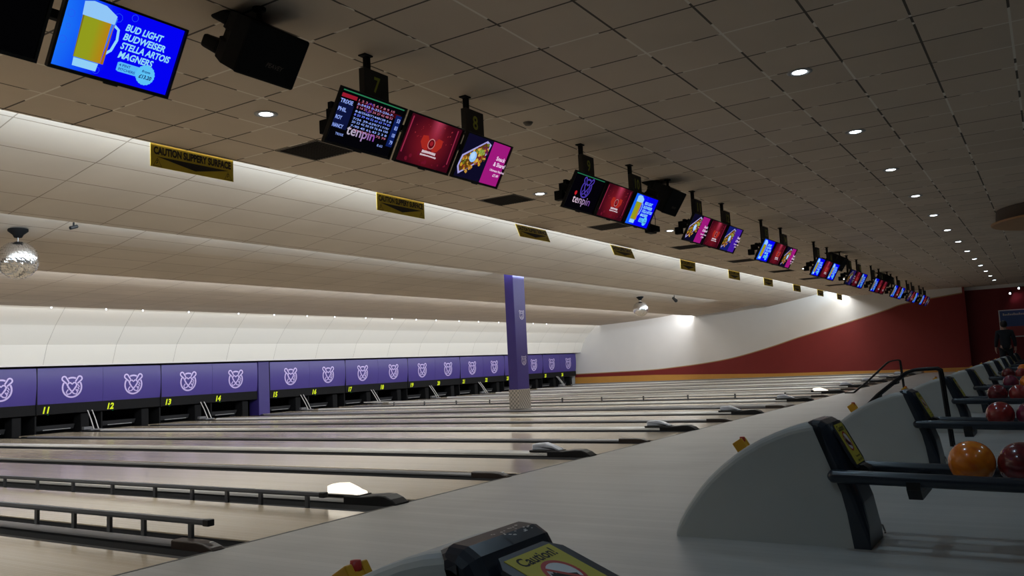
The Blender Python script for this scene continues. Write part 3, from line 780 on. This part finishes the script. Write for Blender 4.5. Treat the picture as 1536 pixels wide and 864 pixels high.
def pic_black():
    p = Pic(); p.grid(lambda u, v: lin(3, 3, 4), 2, 2); return p
PICS = {}
def pic_mesh(kind, far):
    key = (kind, far)
    if key not in PICS:
        p = {'beer': pic_beer, 'tunnel': pic_tunnel, 'nachos': pic_nachos, 'scores': pic_scores, 'logo': pic_logo, 'black': pic_black,
             'nachosblue': lambda: pic_nachos((70, 30, 165), (20, 30, 110), .9), 'nachosdim': lambda: pic_nachos((60, 40, 130), (20, 25, 80), .6)}[kind]()
        o = p.mb.build('screen_image', MT['screendim' if far else 'screen']); me = o.data; bpy.data.objects.remove(o); PICS[key] = me
    return PICS[key]
TILT = math.atan2(.20, .355)
MROT = Matrix.Rotation(PI/2+TILT, 3, 'X')
cw = .345
cas = MB().cbox((-cw, -.205, -.026), (cw, .205, -.012), .004).cbox((-.24, -.15, -.07), (.24, .0, -.02), .01)
for bx in (-.2, .2): cas.box((bx-.03, .03, -.10), (bx+.03, .09, -.02))
# bezel frame
cas.box((-cw, .193, -.014), (cw, .205, .008)).box((-cw, -.205, -.014), (cw, -.187, .008)).box((-cw, -.187, -.014), (-cw+.014, .193, .008)).box((cw-.014, -.187, -.014), (cw, .193, .008))
cas.cbox((-.04, -.214, -.01), (.04, -.203, .006), .003)
_o = cas.build('casing', MT['black']); CASE = _o.data; bpy.data.objects.remove(_o)
KN = {'beer': 'blue beer pitcher advert', 'tunnel': 'dark red video', 'nachos': 'magenta snack advert', 'scores': 'score table', 'logo': 'purple emblem on black', 'black': 'blank black picture', 'nachosblue': 'blue and violet snack advert', 'nachosdim': 'dim blue snack advert'}
def monitor(x, kind, label, far):
    t = tag(empty('monitor', (x, -.55, 2.9125)), label, 'monitor', 'overhead monitors')
    t.rotation_euler = (PI/2+TILT, 0, 0)
    c = bpy.data.objects.new('casing', CASE); COL.objects.link(c); c.parent = t
    s = bpy.data.objects.new('screen_image', pic_mesh(kind, far)); COL.objects.link(s); s.parent = t; s.location = (0, .003, -.010)
    return t
CL = {5: ['', 'black', 'beer'], 7: ['scores', 'tunnel', 'nachos'], 9: ['logo', 'tunnel', 'beer'], 11: ['nachos', 'tunnel', 'nachosblue'], 13: ['beer', 'tunnel', 'nachos'], 15: ['beer', 'tunnel', 'beer'],
      17: ['nachosdim', 'tunnel', 'beer'], 19: ['beer', 'tunnel', 'tunnel'], 21: ['beer', 'tunnel', 'beer'], 23: ['nachosdim', 'tunnel', 'beer'], 25: ['beer', 'tunnel', 'nachosdim']}
PX = {5: 1.20, 7: 4.603, 9: 8.003, 11: 11.391, 13: 14.762, 15: 18.678, 17: 22.14, 19: 25.521, 21: 29.028, 23: 32.45, 25: 35.85}
for n, ks in CL.items():
    x0 = PX[n]-.473
    far = n >= 17
    mt = tag(empty('monitor_mount', (PX[n], -.47, H)), ('black twin-pole ceiling mount holding the screens under plates %d and %d' % (n, n+1)) if n != 5 else 'black ceiling mount behind the large blue beer screen at upper left', 'monitor mount', 'ceiling mounts of the screens')
    for dx in ((0, 1.268) if n != 5 else (1.268,)):
        MB().box((dx-.02, -.02, -.50), (dx+.02, .02, 0)).build('pole', MT['blackm'], mt)
        MB().cbox((dx-.055, -.035, -.012), (dx+.035, .035, 0), .003).build('ceiling_plate', MT['blackm'], mt)
    MB().cbox((-.40 if n != 5 else .3, -.018, -.50), (1.66, .022, -.45), .004).build('crossbar', MT['blackm'], mt)
    if n != 5: MB().box((-.315, .0, -.56), (-.285, .12, -.46)).cbox((-.34, .07, -.64), (-.26, .17, -.54), .006).build('cable_box', MT['blackm'], mt)
    for i, k in enumerate(ks):
        if not k: continue
        pos = ('left', 'middle', 'right')[i]
        if n == 5: lb = {1: 'blank black monitor cut off by the top left corner', 2: 'large near monitor with the blue beer pitcher advert'}[i]
        elif far: lb = '%s far monitor showing a %s, under number plates %d and %d' % (pos, KN[k], n, n+1)
        else: lb = '%s monitor showing a %s, under number plates %d and %d' % (pos, KN[k], n, n+1)
        monitor(x0+.365+.742*i, k, lb, far)
    if n == 5: continue
    for i, dx in enumerate((0, 1.268)):
        num = n+i
        st = tag(empty('lane_number_plate', (PX[n]+dx, -.52, 3.24)), 'black hanging plate with the lime numeral %d' % num, 'number plate', 'lane number plates above the screens')
        MB().cbox((-.115, -.028, -.105), (.15, .028, .107), .004).build('plate', MT['sign'], st)
        vs, fs = fit_text(str(num), .075 if num < 10 else .13, .125, bold=.02, shear=.15 if num == 7 else 0)
        MB().add(vs, fs).tf(lambda v: Vector((.018+v.x, -.030, -.004+v.y))).build('numeral', MT['ygreen'], st)

# ------------------------------------------------------------------ speakers
def speaker(x, label):
    t = tag(empty('loudspeaker', (x, -.50, H)), label, 'loudspeaker', 'black ceiling loudspeakers')
    R = Matrix.Rotation(TILT+.06, 3, 'X')
    C0 = Vector((.06, -.02, -.295))
    put = lambda v: C0+R@v
    # cabinet tapering to the back with a handle notch
    hgt = .165
    secs = [(-.02, .235, hgt), (.12, .235, hgt), (.24, .20, hgt*.92), (.36, .13, hgt*.70)]
    m = MB(); vs = []; fs = []
    def ring(y, w, h): return [(-w, y, -h), (w, y, -h), (w, y, -h*.28), (w*.82, y, -h*.2), (w*.82, y, h*.2), (w, y, h*.28), (w, y, h), (-w, y, h), (-w, y, h*.28), (-w*.82, y, h*.2), (-w*.82, y, -h*.2), (-w, y, -h*.28)]
    n = 12
    for i, (y, w, h) in enumerate(secs):
        r = ring(y, w, h)
        if i < 2: r = [(x_, y, z_) if abs(abs(x_)-w) < 1e-6 else (math.copysign(w, x_), y, z_) for x_, y, z_ in r]
        vs += r
    for i in range(len(secs)-1):
        for k in range(n):
            a = i*n+k; b = i*n+(k+1) % n; fs.append((a, b, b+n, a+n))
    fs += [tuple(range(n))[::-1], tuple(range(3*n, 4*n))]
    m.add(vs, fs); m.tf(put).build('cabinet', MT['blackm'], t)
    # back bracket arms giving the notched outline
    b = MB()
    for s in (-1, 1): b.cbox((-.19, .27, s*.098-.045), (.19, .45, s*.098+.045), .02)
    b.tf(put).build('rear_flange', MT['blackm'], t)
    g = MB().cbox((-.242, -.045, -hgt-.006), (.242, -.018, hgt+.006), .016).tf(put).build('grille', MT['blackm'], t)
    vs, fs = fit_text('PEAVEY', .14, .03, bold=.01, shear=.3)
    MB().add(vs, fs).tf(lambda v: put(Vector((.035+v.x, -.0475, -.06+v.y)))).build('lettering', MT['slat'], g)
    MB().tube([(0, 0, 0), (0, 0, -.08)], .018, 10).lathe([(0, 0), (.045, 0), (.045, -.012), (0, -.012)], (0, 0, 0), 14).build('hanging_rod', MT['blackm'], t)
    MB().lathe([(0, .035), (.03, .02), (.038, 0), (.03, -.03), (0, -.04)], (0, 0, -.11), 12).box((-.03, -.03, -.17), (.05, .03, -.11)).build('swivel', MT['blackm'], t)
    return t
speaker(3.562, 'large black ceiling loudspeaker right of the beer screen')
s2 = speaker(10.40, 'black loudspeaker beside the screens under plates 9 and 10')
speaker(21.16, 'distant black loudspeaker behind the screens under plate 16')
speaker(28.12, 'farther black loudspeaker behind the screens under plate 20')
# small effect light under the second speaker
t = tag(empty('spotlight', (10.68, -.10, H)), 'small black effect light hanging under the second loudspeaker', 'spotlight')
MB().tube([(0, 0, 0), (.0, 0, -.52)], .01, 8).build('drop_rod', MT['blackm'], t)
MB().cbox((-.10, -.05, -.64), (.10, .05, -.52), .012).cbox((-.05, -.12, -.63), (.05, -.04, -.55), .01).build('lamp_housing', MT['blackm'], t)
MB().tube([(.10, 0, -.58), (.17, .0, -.54), (.19, 0, -.42), (.14, 0, -.3)], .005, 6).build('cable', MT['blackm'], t)

# ------------------------------------------------------------------ caution boards along the ceiling edge
SX = {7: 4.953, 9: 8.257, 11: 11.661, 13: 15.227, 15: 19.034, 17: 22.591, 19: 25.967, 21: 29.501, 23: 33.044, 25: 36.509}
which = ['nearest and largest', 'second', 'third, tilted', 'fourth, tilted', 'fifth', 'sixth', 'seventh', 'eighth', 'ninth', 'farthest']
base = None
for i, (n, x) in enumerate(SX.items()):
    if base is None:
        t = empty('caution_sign', (x, 2.705, H+.005))
        MB().box((0, -.004, -.236), (.996, .004, 0)).build('board', MT['yellow'], t)
        k = MB(); vs, fs = fit_text('CAUTION SLIPPERY SURFACE', .93, .082, bold=.05)
        k.add([(v[0]+.498, v[1]-.068, 0) for v in vs], fs)
        k.add([(.06, -.128, 0), (.94, -.128, 0), (.515, -.205, 0)], [(0, 2, 1)])
        for cx in (.075, .925):
            vs, fs = stroke([(cx-.045, -.225), (cx+.045, -.225), (cx, -.145)], .008, True); k.add(vs, fs)
            vs, fs = stroke([(cx-.015, -.20), (cx+.003, -.185), (cx-.006, -.17), (cx+.008, -.163)], .008); k.add(vs, fs)
        k.tf(lambda v: Vector((v.x, -.0052, v.y))).build('lettering', MT['ink'], t)
        base = t
    else:
        t = copy_tree(base); t.location.x = x
    if n in (11, 13): t.rotation_euler = (-.36, 0, 0); t.location.z = H-.012
    tag(t, 'yellow slippery surface caution board, %s along the ceiling edge' % which[i], 'caution sign', 'caution boards along the ceiling edge')

# ------------------------------------------------------------------ ceiling lamps, vents, detector
def downlight(x, y, label, dim, group, r=.062):
    t = tag(empty('downlight', (x, y, H)), label, 'downlight', group)
    MB().lathe([(r*.98, .01), (r*1.0, -.004), (r*1.35, -.007), (r*1.7, -.003), (r*1.72, .004)], (0, 0, 0), 24).build('trim_ring', MT['ledge'], t)
    MB().lathe([(0, -.012), (r*.6, -.010), (r*.97, -.002)], (0, 0, 0), 20).build('lens', MT['lampdim' if dim else 'lamp'], t)
    return t
words = ['nearest', 'second', 'third', 'fourth', 'fifth', 'sixth', 'seventh', 'eighth', 'ninth', 'tenth', 'eleventh', 'twelfth', 'thirteenth']
DL = [(7.216+2.42*i, -3.0) for i in range(13)]
for i, (x, y) in enumerate(DL):
    downlight(x, y, 'round recessed downlight, %s in the long row on the right' % words[i], False, 'long row of recessed downlights')
RL = [(5.07, 1.167), (9.928, 1.19), (14.602, 1.166), (19.55, 1.145), (24.40, 1.10), (29.3, 1.0), (34.1, .95)]
lbl2 = ['round recessed downlight below the big loudspeaker', 'round recessed downlight right of the near magenta screen', 'round recessed downlight right of the second loudspeaker', 'round recessed downlight left of the screens under plate 13', 'round recessed downlight left of the screens under plate 15', 'round recessed downlight left of the screens under plate 17', 'round recessed downlight left of the screens under plate 21']
for (x, y), lb in zip(RL, lbl2): downlight(x, y, lb, False, 'downlights in front of the ceiling edge')
VX = [6.25, 9.95, 13.25, 17.05, 20.75, 24.45, 27.9, 31.6]
vb = None
vl = ['below the scoring screen', 'below the near magenta screen', 'below the emblem screen', 'below the screens under plate 11', 'below the screens under plate 13', 'below the screens under plate 15', 'below the screens under plate 17', 'below the screens under plate 19']
for x, lb in zip(VX, vl):
    if vb is None:
        t = vb = empty('ceiling_vent', (x, 1.75, H))
        MB().box((-.26, -.28, -.002), (.26, .28, .004)).build('backing', MT['grille'], t)
        fr = MB()
        for a, b in (((-.285, -.305), (-.26, .305)), ((.26, -.305), (.285, .305)), ((-.26, -.305), (.26, -.28)), ((-.26, .28), (.26, .305))): fr.box((*a, -.006), (*b, .002))
        fr.build('frame', MT['slat'], t)
        sl = MB()
        for k in range(14): sl.box((-.26, -.27+k*.04, -.012), (.26, -.262+k*.04, -.001))
        sl.build('slats', MT['grille'], t)
    else: t = copy_tree(vb); t.location.x = x
    tag(t, 'dark square ceiling vent %s' % lb, 'ceiling vent', 'dark ceiling vents')
tag(MB().lathe([(0, -.03), (.03, -.028), (.045, -.01), (.05, 0)], (0, 0, 0), 18).build('smoke_detector', MT['slat'], None, (6.902, -.479, H)), 'small dark detector on the ceiling right of plate 8', 'smoke detector')

# ------------------------------------------------------------------ mirror balls
def mirror_ball(x, y, z, label):
    t = tag(empty('mirror_ball', (x, y, z)), label, 'mirror ball', 'mirror balls under the lane ceiling')
    MB().lathe([(0, .02), (.13, .02), (.13, -.01), (.07, -.06), (.05, -.10), (0, -.10)], (0, 0, 0), 18).build('motor_mount', MT['blackm'], t)
    MB().tube([(0, 0, -.10), (0, 0, -.17)], .006, 6).build('chain', MT['steel'], t)
    b = MB(); R = .265; cz = -.42; nv = 26
    for j in range(nv):
        a0, a1 = PI*j/nv, PI*(j+1)/nv; n = max(6, int(2*nv*math.sin((a0+a1)/2)))
        for k in range(n):
            p0, p1 = 2*PI*(k+.02)/n, 2*PI*(k+.98)/n; pts = []
            for a, p in ((a0+.003, p0), (a1-.003, p0), (a1-.003, p1), (a0+.003, p1)): pts.append((R*math.sin(a)*math.cos(p), R*math.sin(a)*math.sin(p), cz+R*math.cos(a)))
            jit = Vector((random.gauss(0, .0012), random.gauss(0, .0012), random.gauss(0, .0012)))
            pts = [tuple(Vector(q)+(jit if i % 2 else -jit)) for i, q in enumerate(pts)]
            b.add(pts, [(0, 1, 2, 3)])
    b.build('mirror_facets', MT['mirror'], t)
    co = MB(); bm = bmesh.new(); bmesh.ops.create_uvsphere(bm, u_segments=24, v_segments=14, radius=R-.008)
    for v in bm.verts: v.co.z += cz
    co.bm(bm, 0, True); co.build('core', MT['dark'], t)
mirror_ball(6.11, 7.46, 3.352, 'large mirror ball at the left picture edge')
mirror_ball(27.4, 7.5, 3.347, 'small distant mirror ball right of the purple column')
t = tag(empty('spotlight', (29.0, 6.85, 3.42)), 'small black spotlight under the lane ceiling, right of the distant mirror ball', 'spotlight')
MB().tube([(0, 0, .02), (0, 0, -.10)], .015, 8).build('stem', MT['blackm'], t)
MB().tube([(.10, .08, -.08), (-.10, -.10, -.20)], .06, 12, radii=[.05, .065]).build('lamp_housing', MT['black'], t)
t = tag(empty('spotlight', (6.50, 6.75, 3.43)), 'tiny black fixture on the lane ceiling edge, right of the large mirror ball', 'spotlight')
MB().tube([(0, 0, .02), (0, 0, -.06)], .012, 8).build('stem', MT['blackm'], t)
MB().tube([(.05, 0, -.06), (-.06, -.02, -.10)], .025, 10).build('lamp_housing', MT['black'], t)
# specks of fairy lights along the cove edge
rnd = random.Random(2)
fl = [(10.45+1.35*i+rnd.uniform(-.2, .2)) for i in range(18)]
fb = None
for i, x in enumerate(fl):
    if fb is None:
        fb = MB().lathe([(0, -.022), (.014, -.016), (.018, 0), (.014, .012), (0, .014)], (0, 0, 0), 10).build('bulb', MT['lampdim'])
        o = fb
    else: o = fb.copy(); COL.objects.link(o)
    o.location = (x, 14.88, 3.012); tag(o, 'tiny white bulb on the last ceiling edge above the white cove', 'bulb', 'tiny bulbs along the last ceiling edge')

# ceiling raft at the right
t = tag(empty('ceiling_raft', (17.6, -5.15, H)), 'round orange-brown hanging raft at the right edge of the ceiling', 'ceiling raft')
MB().lathe([(0, -.265), (1.28, -.265), (1.30, -.255), (1.30, -.23)], (0, 0, 0), 48, 0, False).build('underside', MT['disc'], t)
MB().lathe([(1.295, -.235), (1.22, -.20), (1.20, 0)], (0, 0, 0), 48).build('rim', MT['discside'], t)

# far wall poster and spotlights
t = tag(empty('poster', (39.39, -3.44, 1.88)), 'blue poster in a pale frame on the dark red far wall', 'poster')
MB().box((-.02, -.62, -.55), (.005, .55, .56)).build('frame', MT['whitep'], t)
MB().box((-.024, -.58, -.12), (-.021, .51, .52)).build('print', MT['poster'], t)
MB().box((-.024, -.58, -.51), (-.021, .51, -.12)).build('print_lower', MT['posterr'], t)
pp = MB()
for k in range(13): pp.box((-.026, .40-k*.062, .33), (-.0245, .355-k*.062, .33+.06+.03*(k % 3 == 0)))
pp.build('title_marks', MT['capw'], t)
for i, (y, z, lb) in enumerate(((-3.40, 3.12, 'lower small white spotlight above the far poster'), (-3.72, 3.30, 'upper small white spotlight above the far poster'))):
    t = tag(empty('wall_spotlight', (39.30, y, z)), lb, 'spotlight', 'small spotlights above the poster')
    MB().tube([(0.09, 0, .02), (0, 0, 0)], .02, 8).tube([(.02, 0, .02), (-.10, .02, -.04)], .05, 12).build('housing', MT['black'], t)
    MB().lathe([(0, 0), (.045, 0), (.045, .004), (0, .004)], (0, 0, 0), 12).tf(lambda v: Vector((-.103, .02, -.04))+Matrix.Rotation(1.1, 3, 'Y')@v).build('lamp', MT['lampdim'], t)

# ------------------------------------------------------------------ person
def skin_mesh(name, pts, eds, mat, parent, root=0, sub=2):
    me = bpy.data.meshes.new(name); me.from_pydata([p[:3] for p in pts], eds, [])
    o = bpy.data.objects.new(name, me); COL.objects.link(o)
    md = o.modifiers.new('s', 'SKIN'); md.use_smooth_shade = True
    for i, p in enumerate(pts):
        r = p[3]; d = me.skin_vertices[0].data[i]; d.radius = (r, r) if not isinstance(r, tuple) else r; d.use_root = i == root
    sb = o.modifiers.new('u', 'SUBSURF'); sb.levels = sub; sb.render_levels = sub
    dg = bpy.context.evaluated_depsgraph_get(); m2 = bpy.data.meshes.new_from_object(o.evaluated_get(dg))
    bpy.data.objects.remove(o); m2.name = name; m2.materials.clear(); m2.materials.append(mat)
    for p in m2.polygons: p.use_smooth = True
    o2 = bpy.data.objects.new(name, m2); COL.objects.link(o2); o2.parent = parent
    return o2
t = tag(empty('person', (31.0, -3.36, 0), -PI/2+.15), 'person in dark jacket and trousers standing with back turned beside the ball racks', 'person')
P = []; E_ = []
def pt(x, y, z, r, par=None):
    P.append((x, y, z, r)); i = len(P)-1
    if par is not None: E_.append((par, i))
    return i
pel = pt(0, 0, .95, .145); wai = pt(0, .0, 1.10, .135, pel); che = pt(0, .0, 1.30, .155, wai); sho = pt(0, -.01, 1.43, .10, che); nek = pt(0, .015, 1.51, .055, sho)
hd0 = pt(0, .03, 1.58, .078, nek); hd1 = pt(0, .035, 1.66, .092, hd0); hd2 = pt(0, .02, 1.73, .06, hd1)
nose = pt(0, .135, 1.63, .012, hd1)
for s in (-1, 1):
    pt(s*.095, .02, 1.645, .012, hd1)
    a = pt(s*.19, -.01, 1.41, .062, sho); b = pt(s*.25, -.05, 1.15, .047, a); c = pt(s*.27, .04, .93, .033, b); d = pt(s*.27, .075, .86, .034, c)
    for k in range(4):
        f0 = pt(s*.27+.006*s, .05+.018*k, .81, .0095, d); f1 = pt(s*.262, .06+.018*k, .775-.006*abs(k-1.5), .0085, f0); pt(s*.25, .066+.018*k, .75-.008*abs(k-1.5), .007, f1)
    th = pt(s*.245, .115, .85, .011, d); pt(s*.24, .13, .815, .009, th)
    hp = pt(s*.095, 0, .87, .10, pel); kn = pt(s*.11, .03*s, .49, .062, hp); an = pt(s*.115, -.03+.05*s, .09, .043, kn); pt(s*.12, .10+.05*s, .035, .035, an)
skin_mesh('body', P, E_, MT['skin'], t)
J = [(0, 0, .80, .185), (0, 0, 1.10, .160), (0, 0, 1.30, .178), (0, -.01, 1.44, .12), (0, .0, 1.50, .075)]; JE = [(0, 1), (1, 2), (2, 3), (3, 4)]
for s in (-1, 1):
    i = len(J); J += [(s*.19, -.01, 1.415, .08), (s*.25, -.05, 1.15, .063), (s*.27, .035, .94, .050)]; JE += [(3, i), (i, i+1), (i+1, i+2)]
skin_mesh('jacket', J, JE, MT['cloth'], t)
T_ = [(0, 0, 1.0, .165)]; TE = []
for s in (-1, 1):
    i = len(T_); T_ += [(s*.095, 0, .86, .118), (s*.11, .03*s, .49, .083), (s*.115, -.03+.05*s, .07, .066)]; TE += [(0, i), (i, i+1), (i+1, i+2)]
skin_mesh('trousers', T_, TE, MT['trous'], t)
skin_mesh('hair', [(0, -.03, 1.56, .085), (0, -.02, 1.65, .118), (0, .0, 1.735, .10), (0, .03, 1.77, .06)], [(0, 1), (1, 2), (2, 3)], MT['hair'], t, sub=2)
for s in (-1, 1):
    skin_mesh('shoe', [(s*.115, -.06+.05*s, .045, .045), (s*.12, .05+.05*s, .042, .045), (s*.122, .14+.05*s, .035, .035)], [(0, 1), (1, 2)], MT['blackm'], t, sub=1)

# ------------------------------------------------------------------ floor level: approach and lane tops lie at 0.04
for o in list(bpy.data.objects):
    if o.parent is None and (o.name.split('.')[0] in ('bowling_lane', 'lane_divider', 'ball_ramp', 'ball_lift', 'pinsetter', 'person', 'floor', 'floor_lane_side', 'floor_under_lanes', 'trim_1', 'trim_11')):
        o.location.z += .04

# ------------------------------------------------------------------ light
def area(name, loc, rot, sx, sy, watts, col=(1, 1, 1), spread=PI):
    l = bpy.data.lights.new(name, 'AREA'); l.shape = 'RECTANGLE'; l.size = sx; l.size_y = sy; l.energy = watts; l.color = col; l.spread = spread
    o = bpy.data.objects.new(name, l); COL.objects.link(o); o.location = loc; o.rotation_euler = rot; return o
def spot(name, loc, target, watts, col, ang, blend=.6, r=.05):
    l = bpy.data.lights.new(name, 'SPOT'); l.energy = watts; l.color = col; l.spot_size = math.radians(ang); l.spot_blend = blend; l.shadow_soft_size = r
    o = bpy.data.objects.new(name, l); COL.objects.link(o); o.location = loc
    o.rotation_euler = (Vector(target)-Vector(loc)).to_track_quat('-Z', 'Y').to_euler(); return o
COOL = (.72, .87, 1.); NEU = (1., .97, .92)
def strip(name, y, z, x0, x1, aim, watts, col, wd=.07):
    """fluorescent strip lying behind a ceiling edge, facing aim (dy,dz)"""
    d = Vector((0, *aim)).normalized(); q = d.to_track_quat('-Z', 'Y')
    o = area(name, ((x0+x1)/2, y, z), (0, 0, 0), x1-x0, wd, watts, col)
    zax = -d; xax = Vector((1, 0, 0)); yax = zax.cross(xax)
    o.rotation_euler = Matrix((xax, yax, zax)).transposed().to_euler(); return o
strip('cove strip one', 2.77, 3.56, X0+.2, XW-.05, (.6, 1), 1150, COOL)
strip('cove strip one lower face', 2.79, 3.54, X0+.2, XW-.05, (.25, -1), 400, NEU)
strip('cove strip two', 6.26, 3.37, X0+.2, 34.0, (.7, 1), 430, COOL)
strip('cove strip three', 9.85, 3.19, X0+.2, XW-.05, (1, -.12), 770, (.96, .98, 1.))
strip('cove strip three upper face', 9.84, 3.20, X0+.2, 35.5, (.7, 1), 280, COOL)
strip('cove strip three lower face', 9.86, 3.18, X0+.2, XW-.05, (.2, -1), 90, NEU)
strip('cove strip four', 14.93, 3.09, X0+.2, XW-.05, (.8, -.55), 45, (1, .98, .93))
for x, y in DL+[(4.80, -3.0), (2.38, -3.0), (-.04, -3.0), (-2.46, -3.0)]+[(-2.46+2.42*k, -6.2) for k in range(17)]:   # the row run on unseen, plus an added fill row behind the camera
    spot('ceiling spot', (x, y, H-.03), (x, y, 0), (26 if y > -4 else 15)*(1 if x < 29 else .35), (.56, .80, 1.), 125, .8)
for i, (x, y) in enumerate(RL): spot('ceiling spot', (x, y, H-.03), (x, y, 0), 30, (.80, .90, 1.), 120, .8)
spot('poster spot', (39.15, -3.45, 3.06), (39.4, -3.75, 2.7), 2.2, (.95, .40, .62), 140, 1.)
w = bpy.data.worlds.new('dim room'); SC.world = w; w.use_nodes = True
w.node_tree.nodes['Background'].inputs[0].default_value = (.5, .6, .8, 1); w.node_tree.nodes['Background'].inputs[1].default_value = .01

# ------------------------------------------------------------------ camera
f, yaw, pitch, roll = 1258.44, math.radians(32.4527), math.radians(5.3883), math.radians(-2.8086)
cy, sy = math.cos(yaw), math.sin(yaw); cp, sp_ = math.cos(pitch), math.sin(pitch); cr, sr = math.cos(roll), math.sin(roll)
fw0 = Vector((cy, sy, 0)); rt0 = Vector((sy, -cy, 0)); up0 = Vector((0, 0, 1))
fw = fw0*cp+up0*sp_; up1 = -fw0*sp_+up0*cp
rt = rt0*cr+up1*sr; up = -rt0*sr+up1*cr
cam = bpy.data.cameras.new('camera'); co = bpy.data.objects.new('camera', cam); COL.objects.link(co)
cam.sensor_width = 36; cam.lens = f*36/1536; cam.clip_start = .05; cam.clip_end = 200
mw = Matrix((rt, up, -fw)).transposed().to_4x4(); mw.translation = Vector((0, -4.588, 1.106)); co.matrix_world = mw
SC.camera = co
SC.view_settings.view_transform = 'Standard'; SC.view_settings.look = 'None'; SC.view_settings.gamma = 1; SC.view_settings.use_curve_mapping = False
SC.view_settings.exposure = 0.
try:
    SC.cycles.use_denoising = True; SC.cycles.denoiser = 'OPENIMAGEDENOISE'; SC.cycles.max_bounces = 8; SC.cycles.diffuse_bounces = 5; SC.cycles.glossy_bounces = 4
    SC.cycles.sample_clamp_indirect = 6
except Exception: pass
